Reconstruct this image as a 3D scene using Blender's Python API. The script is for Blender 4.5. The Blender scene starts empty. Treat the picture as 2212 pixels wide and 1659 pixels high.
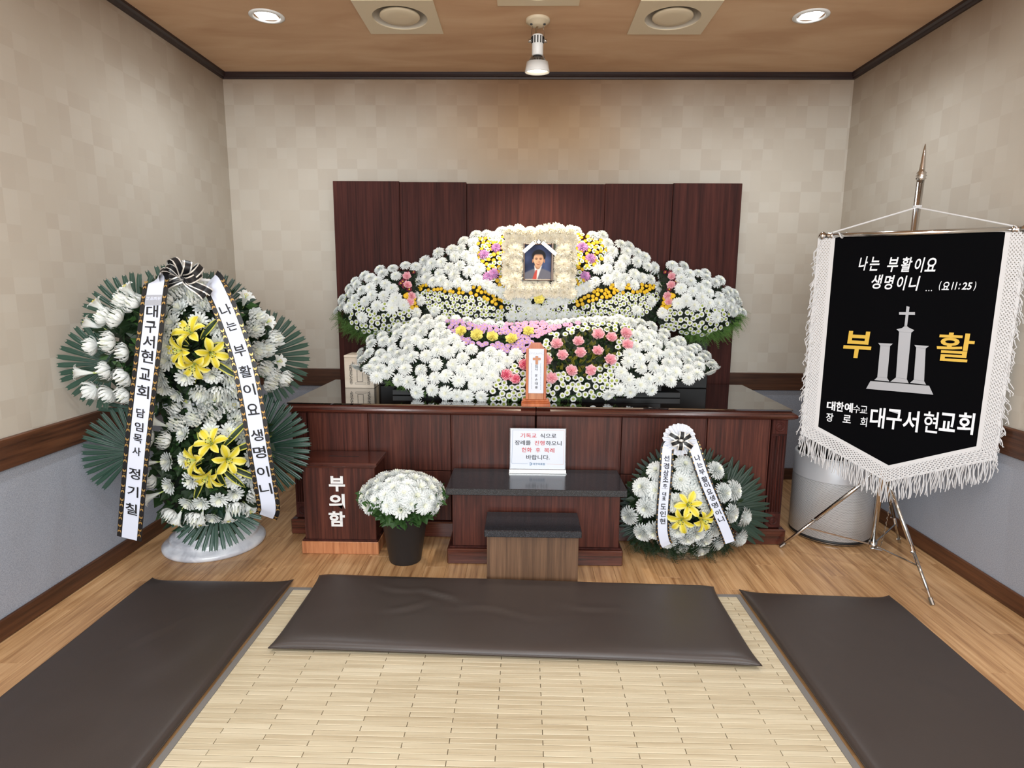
import bpy, bmesh, math, random
import numpy as np
from mathutils import Vector, Matrix, Quaternion, noise
random.seed(7); rng = np.random.RandomState(7)
PI = math.pi
SC = bpy.context.scene
COL = SC.collection

# ------------------------------------------------------------------ camera (photo frame 2212 x 1659)
F_PX, YAW, PITCH, ROLL, CAM_H = 1308.75, -0.0186, 0.163, -0.0071, 1.32
def _rot():
    cy, sy, cp, sp, cr, sr = math.cos(YAW), math.sin(YAW), math.cos(PITCH), math.sin(PITCH), math.cos(ROLL), math.sin(ROLL)
    a = np.array([[cy, -sy, 0], [sy, cy, 0], [0, 0, 1]])
    b = np.array([[1, 0, 0], [0, cp, -sp], [0, sp, cp]])
    c = np.array([[cr, 0, -sr], [0, 1, 0], [sr, 0, cr]])
    return c @ b @ a
RM = _rot()
cam = bpy.data.objects.new('camera', bpy.data.cameras.new('camera'))
COL.objects.link(cam)
cam.matrix_world = Matrix(((RM[0][0], RM[2][0], -RM[1][0], 0), (RM[0][1], RM[2][1], -RM[1][1], 0), (RM[0][2], RM[2][2], -RM[1][2], CAM_H), (0, 0, 0, 1)))
cam.data.sensor_width = 36.0; cam.data.sensor_fit = 'HORIZONTAL'
cam.data.lens = F_PX / 2212 * 36.0
cam.data.clip_start = 0.02; cam.data.clip_end = 60
SC.camera = cam
def ray(x, y):
    return RM.T @ np.array([(x - 1106) / F_PX, 1.0, -(y - 829.5) / F_PX])
CAMP = np.array([0, 0, CAM_H])
def atY(x, y, Y):
    r = ray(x, y); return CAMP + r * (Y / r[1])
def atZ(x, y, z):
    r = ray(x, y); return CAMP + r * ((z - CAM_H) / r[2])
def atP(x, y, p0, n):
    r = ray(x, y); n = np.array(n); return CAMP + r * (np.dot(np.array(p0) - CAMP, n) / np.dot(r, n))

# ------------------------------------------------------------------ exposure, world, room lamps and added fills
SC.view_settings.view_transform = 'Standard'
SC.view_settings.look = 'None'
SC.view_settings.exposure = 0.0
SC.view_settings.gamma = 1.0
SC.view_settings.use_curve_mapping = False
W = bpy.data.worlds.new('world'); SC.world = W; W.use_nodes = True
W.node_tree.nodes['Background'].inputs[0].default_value = (0.9, 0.95, 1, 1)
W.node_tree.nodes['Background'].inputs[1].default_value = 0.0
DOWNLIGHTS = [(-1.294, 3.248), (1.393, 3.252), (-1.29, 1.35), (1.39, 1.35), (-1.29, -0.55), (1.39, -0.55), (0.05, 0.4)]
DL_POWER = 62.0
def add_light(name, kind, loc, energy, color, aim=None, **kw):
    l = bpy.data.lights.new(name, kind); l.energy = energy; l.color = color
    for k, v in kw.items(): setattr(l, k, v)
    o = bpy.data.objects.new(name, l); COL.objects.link(o); o.location = loc
    d = Vector(aim) - Vector(loc) if aim is not None else Vector((0, 0, -1))
    o.rotation_euler = d.to_track_quat('-Z', 'Y').to_euler()
    return o
for (x, y) in DOWNLIGHTS:
    add_light('downlight_lamp', 'SPOT', (x, y, 2.612), DL_POWER * (0.66 if y > 3 else 1.0), (0.88, 0.95, 1.0), spot_size=math.radians(150), spot_blend=1.0, shadow_soft_size=0.055)
add_light('altar_spot_lamp', 'SPOT', (0.056, 3.305, 2.37), 110.0, (1.0, 0.87, 0.68), aim=(0.085, 3.50, 1.44), spot_size=math.radians(80), spot_blend=1.0, shadow_soft_size=0.03)
add_light('overhead_fill_lamp', 'AREA', (0.05, 0.15, 2.58), 12.0, (0.86, 0.94, 1.0), shape='RECTANGLE', size=1.2, size_y=0.6)  # added soft fill from overhead, stands for no known fixture
add_light('camera_side_fill_light', 'AREA', (0.05, -1.9, 1.55), 195.0, (0.86, 0.94, 1.0), aim=(0.05, 3.0, 1.1), shape='RECTANGLE', size=3.4, size_y=2.0)  # broad unseen fill added behind the camera to brighten surfaces facing it

# ------------------------------------------------------------------ colours and materials
def lin(c):
    c = c / 255.0
    return c / 12.92 if c <= 0.04045 else ((c + 0.055) / 1.055) ** 2.4
def C(r, g, b): return (lin(r), lin(g), lin(b), 1.0)
class NT:
    def __init__(s, m): s.t = m.node_tree; s.n = s.t.nodes; s.l = s.t.links
    def new(s, kind, **kw):
        n = s.n.new(kind)
        for k, v in kw.items():
            if k.startswith('i_'): n.inputs[int(k[2:])].default_value = v
            else: setattr(n, k, v)
        return n
    def link(s, a, b): s.l.new(a, b)
def mat(name, col, rough=0.6, metal=0.0, emit=None, estr=0.0, spec=0.5, coat=0.0, coat_r=0.05, ior=None, trans=0.0, sheen=0.0, sss=0.0):
    m = bpy.data.materials.new(name); m.use_nodes = True
    b = m.node_tree.nodes['Principled BSDF']
    b.inputs['Base Color'].default_value = col
    b.inputs['Roughness'].default_value = rough
    b.inputs['Metallic'].default_value = metal
    b.inputs['Specular IOR Level'].default_value = spec
    b.inputs['Coat Weight'].default_value = coat
    b.inputs['Coat Roughness'].default_value = coat_r
    b.inputs['Transmission Weight'].default_value = trans
    b.inputs['Sheen Weight'].default_value = sheen
    if ior: b.inputs['IOR'].default_value = ior
    if emit is not None:
        b.inputs['Emission Color'].default_value = emit
        b.inputs['Emission Strength'].default_value = estr
    return m
def coords(T, scale, kind='Object', rot=(0, 0, 0), loc=(0, 0, 0), jitter=0.0):
    tc = T.new('ShaderNodeTexCoord'); mp = T.new('ShaderNodeMapping')
    mp.inputs['Scale'].default_value = scale; mp.inputs['Rotation'].default_value = rot; mp.inputs['Location'].default_value = loc
    src = tc.outputs[kind]
    if jitter:
        oi = T.new('ShaderNodeObjectInfo'); mu = T.new('ShaderNodeVectorMath', operation='MULTIPLY_ADD')
        co = T.new('ShaderNodeCombineXYZ')
        for i in range(3): T.link(oi.outputs['Random'], co.inputs[i])
        mu.inputs[1].default_value = (jitter, jitter * 1.7, jitter * 2.3)
        T.link(co.outputs[0], mu.inputs[0]); T.link(src, mu.inputs[2]); src = mu.outputs[0]
    T.link(src, mp.inputs[0])
    return mp.outputs[0]
def ramp(T, fac, stops):
    r = T.new('ShaderNodeValToRGB'); e = r.color_ramp.elements
    while len(e) < len(stops): e.new(0.5)
    for el, (p, c) in zip(e, stops): el.position = p; el.color = c
    T.link(fac, r.inputs[0]); return r.outputs[0]
def bump(T, height, strength, dist, bsdf):
    b = T.new('ShaderNodeBump'); b.inputs['Strength'].default_value = strength; b.inputs['Distance'].default_value = dist
    T.link(height, b.inputs['Height']); T.link(b.outputs[0], bsdf.inputs['Normal'])
def mixc(T, fac, a, b, blend='MIX'):
    m = T.new('ShaderNodeMix', data_type='RGBA', blend_type=blend)
    for src, i in ((fac, 0), (a, 6), (b, 7)):
        if isinstance(src, (int, float)): m.inputs[i].default_value = src
        elif isinstance(src, tuple): m.inputs[i].default_value = src
        else: T.link(src, m.inputs[i])
    return m.outputs[2]
def wood(name, dark, mid, light, stretch, freq=55.0, rough=0.35, jitter=3.0, coat=0.0, coat_r=0.05, ring=0.35, bumps=0.15, tint=0.25, spec=0.5):
    """grain runs along the axis whose stretch is small"""
    m = mat(name, mid, rough, coat=coat, coat_r=coat_r, spec=spec); T = NT(m); b = T.n['Principled BSDF']
    sc = tuple(freq * s for s in stretch)
    v = coords(T, sc, jitter=jitter)
    n1 = T.new('ShaderNodeTexNoise'); n1.inputs['Scale'].default_value = 1.0; n1.inputs['Detail'].default_value = 5; n1.inputs['Roughness'].default_value = 0.62
    T.link(v, n1.inputs['Vector'])
    v2 = coords(T, tuple(freq * 0.16 * s for s in stretch), jitter=jitter)
    n2 = T.new('ShaderNodeTexNoise'); n2.inputs['Scale'].default_value = 1.0; n2.inputs['Detail'].default_value = 3; n2.inputs['Distortion'].default_value = 1.2
    T.link(v2, n2.inputs['Vector'])
    mx = T.new('ShaderNodeMix', data_type='FLOAT'); mx.inputs[0].default_value = ring
    T.link(n1.outputs['Fac'], mx.inputs[2]); T.link(n2.outputs['Fac'], mx.inputs[3])
    col = ramp(T, mx.outputs[0], [(0.34, dark), (0.5, mid), (0.68, light)])
    oi = T.new('ShaderNodeObjectInfo')
    mr = T.new('ShaderNodeMapRange'); mr.inputs[3].default_value = 1.0 - tint * 0.6; mr.inputs[4].default_value = 1.0 + tint * 0.5
    T.link(oi.outputs['Random'], mr.inputs[0])
    hs = T.new('ShaderNodeHueSaturation'); T.link(mr.outputs[0], hs.inputs['Value']); T.link(col, hs.inputs['Color'])
    T.link(hs.outputs[0], b.inputs['Base Color'])
    bump(T, n1.outputs['Fac'], bumps, 0.002, b)
    return m

M = {}
def wallpaper():
    m = mat('wallpaper_beige_checks', C(205, 192, 168), 0.75); T = NT(m); b = T.n['Principled BSDF']
    v = coords(T, (1 / 0.13,) * 3, loc=(0.37, 0.41, 0.23))
    ck = T.new('ShaderNodeTexChecker'); ck.inputs['Scale'].default_value = 1.0
    ck.inputs[1].default_value = C(198, 190, 177); ck.inputs[2].default_value = C(190, 180, 166)
    T.link(v, ck.inputs[0])
    vc = T.new('ShaderNodeTexVoronoi'); vc.inputs['Scale'].default_value = 7.7; vc.inputs['Randomness'].default_value = 0.0
    T.link(coords(T, (1, 1, 1), loc=(0.05, 0.05, 0.03)), vc.inputs['Vector'])
    sp = T.new('ShaderNodeSeparateColor'); T.link(vc.outputs['Color'], sp.inputs[0])
    base = mixc(T, sp.outputs[0], ck.outputs[0], C(194, 185, 171))
    n = T.new('ShaderNodeTexNoise'); n.inputs['Scale'].default_value = 320; n.inputs['Detail'].default_value = 2
    T.link(coords(T, (1, 1, 1)), n.inputs['Vector'])
    # yellow-brown incense staining plus painted-in shade below the ceiling line, uneven along the wall
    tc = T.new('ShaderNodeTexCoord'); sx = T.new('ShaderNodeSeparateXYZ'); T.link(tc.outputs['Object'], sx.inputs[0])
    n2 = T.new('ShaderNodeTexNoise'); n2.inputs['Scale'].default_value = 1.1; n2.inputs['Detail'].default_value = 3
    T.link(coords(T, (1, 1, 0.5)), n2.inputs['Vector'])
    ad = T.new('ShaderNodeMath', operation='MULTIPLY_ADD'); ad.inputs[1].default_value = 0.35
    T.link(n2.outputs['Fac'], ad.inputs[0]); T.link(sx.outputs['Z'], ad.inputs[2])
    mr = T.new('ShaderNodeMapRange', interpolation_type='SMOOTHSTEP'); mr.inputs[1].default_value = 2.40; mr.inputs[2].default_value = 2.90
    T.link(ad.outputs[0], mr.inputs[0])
    # one broad smoke stain on the back wall, above where the incense burns
    vd = T.new('ShaderNodeVectorMath', operation='DISTANCE'); vd.inputs[1].default_value = (0.10, 4.08 * 1.4, 2.42 * 1.25)
    T.link(coords(T, (1.0, 1.4, 1.25)), vd.inputs[0])
    dn = T.new('ShaderNodeMath', operation='MULTIPLY_ADD'); dn.inputs[1].default_value = 0.5; T.link(n2.outputs['Fac'], dn.inputs[0]); T.link(vd.outputs['Value'], dn.inputs[2])
    dr = T.new('ShaderNodeMapRange', interpolation_type='SMOOTHSTEP'); dr.inputs[1].default_value = 1.25; dr.inputs[2].default_value = 0.30; T.link(dn.outputs[0], dr.inputs[0])
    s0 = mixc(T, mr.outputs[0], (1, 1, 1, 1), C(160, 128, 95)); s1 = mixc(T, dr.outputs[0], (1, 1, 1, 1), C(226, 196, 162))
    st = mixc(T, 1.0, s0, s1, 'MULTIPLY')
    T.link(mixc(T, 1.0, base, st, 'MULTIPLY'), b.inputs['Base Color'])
    bump(T, n.outputs['Fac'], 0.12, 0.001, b)
    return m
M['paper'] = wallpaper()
def grey_paper():
    m = mat('wallpaper_grey_felt', C(158, 157, 162), 0.85); T = NT(m); b = T.n['Principled BSDF']
    n = T.new('ShaderNodeTexNoise'); n.inputs['Scale'].default_value = 260; n.inputs['Detail'].default_value = 3
    T.link(coords(T, (1, 1, 1)), n.inputs['Vector'])
    T.link(ramp(T, n.outputs['Fac'], [(0.3, C(142, 147, 158)), (0.7, C(172, 177, 188))]), b.inputs['Base Color'])
    bump(T, n.outputs['Fac'], 0.25, 0.001, b); return m
M['grey'] = grey_paper()
def ceiling_mat():
    m = mat('ceiling_tan_paper', C(178, 146, 112), 0.8); T = NT(m); b = T.n['Principled BSDF']
    n = T.new('ShaderNodeTexNoise'); n.inputs['Scale'].default_value = 2.2; n.inputs['Detail'].default_value = 5; n.inputs['Distortion'].default_value = 0.6
    T.link(coords(T, (0.7, 2.4, 1)), n.inputs['Vector'])
    T.link(ramp(T, n.outputs['Fac'], [(0.3, C(184, 146, 112)), (0.55, C(198, 162, 128)), (0.75, C(206, 174, 140))]), b.inputs['Base Color'])
    n2 = T.new('ShaderNodeTexNoise'); n2.inputs['Scale'].default_value = 300; T.link(coords(T, (1, 1, 1)), n2.inputs['Vector'])
    bump(T, n2.outputs['Fac'], 0.12, 0.001, b); return m
M['ceil'] = ceiling_mat()
M['crown'] = mat('crown_dark_brown', C(38, 24, 24), 0.35)
M['rail'] = wood('walnut_trim', C(48, 27, 16), C(82, 50, 32), C(104, 66, 42), (1, .04, 1), 70, 0.45)
M['rail_x'] = wood('walnut_trim_back', C(48, 27, 16), C(78, 48, 31), C(100, 63, 40), (.04, 1, 1), 70, 0.45)
M['mahog'] = wood('mahogany_vertical', C(42, 19, 14), C(70, 34, 26), C(96, 52, 39), (1, 1, .035), 95, 0.42, coat=0.06, coat_r=0.2, tint=0.3, bumps=0.08, spec=0.3)
M['mahog_dk'] = wood('mahogany_dark_vertical', C(36, 15, 12), C(60, 28, 23), C(80, 40, 33), (1, 1, .03), 80, 0.6, coat=0.0, tint=0.22, bumps=0.05, spec=0.15)
M['mahog_x'] = wood('mahogany_horizontal', C(42, 18, 13), C(74, 35, 26), C(98, 52, 39), (.035, 1, 1), 95, 0.22, coat=0.5, tint=0.2, bumps=0.06)
M['oak'] = wood('oak_floor', C(136, 94, 58), C(186, 144, 100), C(212, 173, 129), (1, .045, 1), 70, 0.36, ring=0.38, tint=0.07, bumps=0.05)
M['bamboo'] = wood('pale_bamboo', C(170, 153, 124), C(190, 176, 148), C(204, 192, 166), (.05, 1, 1), 80, 0.42, ring=0.55, tint=0.05, bumps=0.05)
M['walnut'] = wood('brown_walnut_vertical', C(62, 42, 28), C(96, 69, 48), C(122, 91, 66), (1, 1, .03), 60, 0.5, tint=0.05)
M['lightwood'] = wood('light_cherry_strip', C(150, 92, 58), C(182, 120, 80), C(200, 140, 98), (1, 1, .06), 80, 0.4, tint=0.05)
M['tabletwood'] = wood('orange_cherry', C(146, 70, 32), C(178, 92, 46), C(200, 116, 64), (1, 1, .05), 60, 0.35, coat=0.3, tint=0.05)
M['palewood'] = wood('pale_paulownia', C(205, 188, 166), C(222, 207, 188), C(234, 222, 206), (.06, 1, .35), 45, 0.6, ring=0.6, tint=0.02)
M['glass'] = mat('dark_glass_top', C(18, 12, 11), 0.02, spec=1.0, coat=1.0, coat_r=0.01, ior=1.7)
M['wicker'] = wood('wicker_brown', C(58, 44, 30), C(104, 84, 60), C(140, 118, 88), (1, 1, 1), 60, 0.7)
def granite():
    m = mat('black_granite', C(46, 46, 50), 0.16, spec=0.5, coat=0.0); T = NT(m); b = T.n['Principled BSDF']
    n = T.new('ShaderNodeTexNoise'); n.inputs['Scale'].default_value = 420; n.inputs['Detail'].default_value = 4; n.inputs['Roughness'].default_value = 0.8
    T.link(coords(T, (1, 1, 1)), n.inputs['Vector'])
    T.link(ramp(T, n.outputs['Fac'], [(0.36, C(18, 18, 21)), (0.54, C(34, 34, 38)), (0.72, C(96, 96, 102))]), b.inputs['Base Color'])
    return m
M['granite'] = granite()
def leather():
    m = mat('dark_brown_leatherette', C(58, 49, 45), 0.42, spec=0.5); T = NT(m); b = T.n['Principled BSDF']
    n = T.new('ShaderNodeTexVoronoi'); n.inputs['Scale'].default_value = 420; T.link(coords(T, (1, 1, 1)), n.inputs['Vector'])
    n2 = T.new('ShaderNodeTexNoise'); n2.inputs['Scale'].default_value = 5; n2.inputs['Detail'].default_value = 4; T.link(coords(T, (1, 1, 1), jitter=5.0), n2.inputs['Vector'])
    r = T.new('ShaderNodeMapRange'); r.inputs[3].default_value = 0.32; r.inputs[4].default_value = 0.52; T.link(n2.outputs['Fac'], r.inputs[0]); T.link(r.outputs[0], b.inputs['Roughness'])
    bump(T, n.outputs['Distance'], 0.2, 0.0006, b); return m
M['leather'] = leather()
M['matback'] = mat('brown_mat_backing', C(84, 70, 46), 0.9)
M['matedge'] = mat('grey_cloth_binding', C(112, 108, 104), 0.9)
M['black'] = mat('black_plastic', C(24, 24, 25), 0.55)
M['bucket'] = mat('black_bucket', C(34, 34, 36), 0.5)
M['dark'] = mat('shadow_black_gap', C(12, 10, 10), 0.9)
M['white'] = mat('white_paint', C(228, 228, 226), 0.4)
M['cream'] = mat('aged_cream_plastic', C(208, 192, 164), 0.5)
M['creamgrey'] = mat('aged_grey_duct', C(186, 177, 162), 0.6)
M['chrome'] = mat('chrome', C(205, 203, 200), 0.14, 1.0)
M['steel'] = mat('brushed_steel', C(176, 172, 166), 0.3, 1.0)
M['lamp'] = mat('lit_downlight_lens', C(255, 255, 255), 0.4, emit=(0.93, 0.97, 1, 1), estr=9.0)
M['warmlamp'] = mat('lit_spot_lens', C(255, 240, 210), 0.4, emit=(1, 0.86, 0.62, 1), estr=12.0)
M['paperwhite'] = mat('white_ribbon_satin', C(212, 217, 232), 0.5, sheen=0.1)
M['ink'] = mat('black_ink', C(16, 16, 20), 0.6)
M['redink'] = mat('red_ink', C(196, 62, 62), 0.6)
M['blueink'] = mat('blue_print', C(52, 108, 146), 0.6)
M['orangeink'] = mat('orange_print', C(206, 146, 110), 0.6)
M['greyprint'] = mat('grey_printed_patch', C(160, 162, 170), 0.6)
M['goldprint'] = mat('gold_foil_motif', C(196, 158, 96), 0.3, 0.6)
M['blackribbon'] = mat('black_ribbon', C(18, 18, 21), 0.45)
M['silver'] = mat('silver_thread_edge', C(226, 222, 214), 0.3, 0.35)
M['organza'] = mat('white_organza', C(220, 222, 228), 0.6)
M['velvet'] = mat('black_velvet', C(7, 7, 9), 0.95, spec=0.05)
M['embsilver'] = mat('silver_embroidery', C(156, 156, 159), 0.5, 0.25)
M['embwhite'] = mat('white_embroidery', C(226, 228, 232), 0.6)
M['embgold'] = mat('gold_embroidery', C(204, 164, 48), 0.55, 0.1)
M['cord'] = mat('white_cotton_cord', C(208, 207, 207), 0.85)
M['acrylic'] = mat('clear_acrylic', C(235, 240, 245), 0.05, trans=0.85, ior=1.45)
M['signpaper'] = mat('white_sign_sheet', C(214, 220, 232), 0.35, coat=0.3)
M['ledblue'] = mat('blue_led_strip', C(60, 80, 255), 0.4, emit=(0.12, 0.2, 1, 1), estr=3.0)
M['marble'] = None
def marble():
    m = mat('white_marbled_plastic', C(222, 224, 230), 0.22, coat=0.4); T = NT(m); b = T.n['Principled BSDF']
    n = T.new('ShaderNodeTexNoise'); n.inputs['Scale'].default_value = 7; n.inputs['Detail'].default_value = 6; n.inputs['Distortion'].default_value = 1.5
    T.link(coords(T, (1, 1, 1.6)), n.inputs['Vector'])
    T.link(ramp(T, n.outputs['Fac'], [(0.35, C(190, 193, 202)), (0.5, C(216, 219, 226)), (0.7, C(236, 238, 242))]), b.inputs['Base Color']); return m
M['marble'] = marble()
def perforated():
    m = mat('perforated_aluminium', C(200, 202, 204), 0.4, 0.25); T = NT(m); b = T.n['Principled BSDF']
    v = T.new('ShaderNodeTexCoord'); sx = T.new('ShaderNodeSeparateXYZ'); T.link(v.outputs['Object'], sx.inputs[0])
    at = T.new('ShaderNodeMath', operation='ARCTAN2'); T.link(sx.outputs['Y'], at.inputs[0]); T.link(sx.outputs['X'], at.inputs[1])
    au = T.new('ShaderNodeMath', operation='MULTIPLY'); au.inputs[1].default_value = 210 / (2 * PI); T.link(at.outputs[0], au.inputs[0])
    zu = T.new('ShaderNodeMath', operation='MULTIPLY'); zu.inputs[1].default_value = 168; T.link(sx.outputs['Z'], zu.inputs[0])
    fl = T.new('ShaderNodeMath', operation='FLOOR'); T.link(zu.outputs[0], fl.inputs[0])
    of = T.new('ShaderNodeMath', operation='MULTIPLY_ADD'); of.inputs[1].default_value = 0.5; T.link(fl.outputs[0], of.inputs[0]); T.link(au.outputs[0], of.inputs[2])
    def cell(sock):
        f = T.new('ShaderNodeMath', operation='FRACT'); T.link(sock, f.inputs[0])
        s = T.new('ShaderNodeMath', operation='SUBTRACT'); s.inputs[1].default_value = 0.5; T.link(f.outputs[0], s.inputs[0])
        p = T.new('ShaderNodeMath', operation='POWER'); p.inputs[1].default_value = 2; T.link(s.outputs[0], p.inputs[0]); return p.outputs[0]
    a = T.new('ShaderNodeMath', operation='ADD'); T.link(cell(of.outputs[0]), a.inputs[0]); T.link(cell(zu.outputs[0]), a.inputs[1])
    lt = T.new('ShaderNodeMath', operation='LESS_THAN'); lt.inputs[1].default_value = 0.075; T.link(a.outputs[0], lt.inputs[0])
    T.link(mixc(T, lt.outputs[0], C(206, 208, 210), C(60, 60, 62)), b.inputs['Base Color']); return m
M['perf'] = perforated()
# plants
def petal_mat(name, base, tip, rough=0.55, varied=0.06):
    m = mat(name, base, rough); T = NT(m); b = T.n['Principled BSDF']
    oi = T.new('ShaderNodeObjectInfo'); mr = T.new('ShaderNodeMapRange'); mr.inputs[3].default_value = 1 - varied; mr.inputs[4].default_value = 1 + varied * 0.4
    T.link(oi.outputs['Random'], mr.inputs[0])
    hs = T.new('ShaderNodeHueSaturation'); hs.inputs['Color'].default_value = base; T.link(mr.outputs[0], hs.inputs['Value'])
    T.link(hs.outputs[0], b.inputs['Base Color'])
    tr = T.new('ShaderNodeBsdfTranslucent'); T.link(hs.outputs[0], tr.inputs['Color'])   # thin petals and leaves pass some light
    mx = T.new('ShaderNodeMixShader'); mx.inputs[0].default_value = 0.32
    T.link(b.outputs[0], mx.inputs[1]); T.link(tr.outputs[0], mx.inputs[2]); T.link(mx.outputs[0], T.n['Material Output'].inputs['Surface'])
    return m
M['p_white'] = petal_mat('petal_white', C(241, 244, 242), None)
M['p_cream'] = petal_mat('petal_cream_centre', C(243, 244, 228), None)
M['p_ivory'] = petal_mat('petal_ivory', C(252, 246, 229), None)
M['p_yellow'] = petal_mat('petal_yellow', C(240, 200, 40), None)
M['p_yellowrim'] = petal_mat('petal_yellow_rim', C(224, 176, 24), None)
M['p_lemon'] = petal_mat('petal_lemon', C(246, 226, 60), None)
M['p_lemonedge'] = petal_mat('petal_lemon_edge', C(248, 238, 140), None)
M['p_paleyellow'] = petal_mat('petal_pale_yellow', C(238, 228, 130), None)
M['p_pink'] = petal_mat('petal_pink', C(240, 172, 184), None)
M['p_pinkedge'] = petal_mat('petal_pink_edge', C(248, 208, 214), None)
M['p_mauve'] = petal_mat('petal_mauve', C(214, 150, 206), None)
M['p_lilac'] = petal_mat('petal_lilac', C(196, 158, 208), None)
M['p_maroon'] = petal_mat('petal_maroon', C(120, 24, 56), None)
M['c_green'] = mat('disc_green', C(146, 160, 66), 0.7)
M['silverpaint'] = mat('silver_painted_metal', C(204, 207, 212), 0.35, 0.3)
M['c_yellow'] = mat('disc_yellow', C(226, 190, 60), 0.7)
M['calyx'] = mat('calyx_green', C(66, 92, 48), 0.6)
M['leaf'] = petal_mat('leaf_dark_green', C(38, 60, 34), None, 0.5, 0.35)
M['leafmid'] = petal_mat('leaf_mid_green', C(62, 96, 48), None, 0.5, 0.3)
M['fern'] = petal_mat('fern_bright_green', C(96, 134, 62), None, 0.55, 0.3)
M['golden'] = petal_mat('goldenrod_yellow_green', C(150, 146, 44), None, 0.6, 0.3)
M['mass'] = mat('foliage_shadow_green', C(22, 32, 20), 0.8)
M['palm'] = petal_mat('artificial_palm_green', C(52, 82, 69), None, 0.28, 0.15)
M['palmdk'] = petal_mat('artificial_palm_dark', C(54, 74, 62), None, 0.42, 0.15)
M['lilythroat'] = mat('lily_throat', C(190, 206, 120), 0.6)
M['anther'] = mat('lily_anther', C(208, 172, 40), 0.7)
M['antherdk'] = mat('lily_anther_dark', C(60, 74, 34), 0.7)

# ------------------------------------------------------------------ mesh builder and object helpers
class MB:
    def __init__(s): s.v = []; s.f = []; s.m = []
    def add(s, verts, faces, mi=0):
        o = len(s.v); s.v += [tuple(map(float, p)) for p in verts]
        for f in faces: s.f.append(tuple(i + o for i in f)); s.m.append(mi)
        return s
    def box(s, x0, x1, y0, y1, z0, z1, mi=0, c=0.0):
        if c <= 0:
            vs = [(x, y, z) for z in (z0, z1) for y in (y0, y1) for x in (x0, x1)]
            return s.add(vs, [(0, 2, 3, 1), (4, 5, 7, 6), (0, 1, 5, 4), (2, 6, 7, 3), (0, 4, 6, 2), (1, 3, 7, 5)], mi)
        bm = bmesh.new(); bmesh.ops.create_cube(bm, size=1)
        for v in bm.verts: v.co = Vector(((x0 + x1) / 2 + v.co.x * (x1 - x0), (y0 + y1) / 2 + v.co.y * (y1 - y0), (z0 + z1) / 2 + v.co.z * (z1 - z0)))
        bmesh.ops.bevel(bm, geom=bm.edges[:], offset=c, segments=1, affect='EDGES')
        bm.verts.index_update()
        s.add([v.co[:] for v in bm.verts], [[v.index for v in f.verts] for f in bm.faces], mi); bm.free(); return s
    def lathe(s, prof, cx, cy, cz=0, seg=32, mi=0, a0=0, a1=2 * PI, axis=None):
        full = abs(a1 - a0 - 2 * PI) < 1e-6; n = seg if full else seg + 1
        vs = []
        q = Vector((0, 0, 1)).rotation_difference(Vector(axis)) if axis is not None else None
        for (r, z) in prof:
            for k in range(n):
                a = a0 + (a1 - a0) * k / seg
                p = Vector((r * math.cos(a), r * math.sin(a), z))
                if q: p = q @ p
                vs.append((p.x + cx, p.y + cy, p.z + cz))
        fs = []
        for i in range(len(prof) - 1):
            for k in range(seg):
                k2 = (k + 1) % n
                fs.append((i * n + k, i * n + k2, (i + 1) * n + k2, (i + 1) * n + k))
        return s.add(vs, fs, mi)
    def tube(s, pts, r, seg=8, mi=0, cap=True):
        pts = [Vector(p) for p in pts]; rs = r if isinstance(r, (list, tuple)) else [r] * len(pts)
        up = None; vs = []
        for i, p in enumerate(pts):
            t = (pts[min(i + 1, len(pts) - 1)] - pts[max(i - 1, 0)])
            t = t.normalized() if t.length > 1e-9 else Vector((0, 0, 1))
            if up is None:
                up = t.orthogonal().normalized()
            else:
                up = (up - t * up.dot(t)); up = up.normalized() if up.length > 1e-6 else t.orthogonal().normalized()
            w = t.cross(up)
            for k in range(seg):
                a = 2 * PI * k / seg; vs.append(p + (up * math.cos(a) + w * math.sin(a)) * rs[i])
        fs = [(i * seg + k, i * seg + (k + 1) % seg, (i + 1) * seg + (k + 1) % seg, (i + 1) * seg + k) for i in range(len(pts) - 1) for k in range(seg)]
        if cap: fs += [tuple(reversed(range(seg))), tuple((len(pts) - 1) * seg + k for k in range(seg))]
        return s.add(vs, fs, mi)
    def grid(s, rows, mis=0):
        """rows: list of lists of points; mis: material per column gap (list) or int"""
        n = len(rows[0]); o = len(s.v)
        for r in rows: s.v += [tuple(map(float, p)) for p in r]
        for i in range(len(rows) - 1):
            for k in range(n - 1):
                s.f.append((o + i * n + k, o + i * n + k + 1, o + (i + 1) * n + k + 1, o + (i + 1) * n + k)); s.m.append(mis[k] if isinstance(mis, (list, tuple)) else mis)
        return s
    def prism(s, poly, P0, u, v, n, t, mi=0):
        """polygon (2-D list) in the plane (u,v) at P0, thickness t along n"""
        P0, u, v, n = Vector(P0), Vector(u), Vector(v), Vector(n); k = len(poly)
        a = [P0 + u * p[0] + v * p[1] for p in poly]
        s.add(a + [p + n * t for p in a], [tuple(reversed(range(k))), tuple(range(k, 2 * k))] + [(i, (i + 1) % k, k + (i + 1) % k, k + i) for i in range(k)], mi); return s
    def mesh(s, name, mats, smooth=False):
        me = bpy.data.meshes.new(name); me.from_pydata(s.v, [], s.f)
        for m in (mats if isinstance(mats, (list, tuple)) else [mats]): me.materials.append(m)
        me.polygons.foreach_set('material_index', s.m)
        if smooth: me.polygons.foreach_set('use_smooth', [True] * len(s.f))
        me.update(); return me
    def build(s, name, mats, parent=None, smooth=False, xf=None):
        off = Vector(parent_world(parent)) if parent is not None else Vector((0, 0, 0))
        if xf is not None: s.v = [tuple(xf @ Vector(p)) for p in s.v]
        if off.length > 0: s.v = [(p[0] - off.x, p[1] - off.y, p[2] - off.z) for p in s.v]
        o = bpy.data.objects.new(name, s.mesh(name, mats, smooth)); COL.objects.link(o)
        if parent is not None: o.parent = parent
        return o
WLOC = {}
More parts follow.
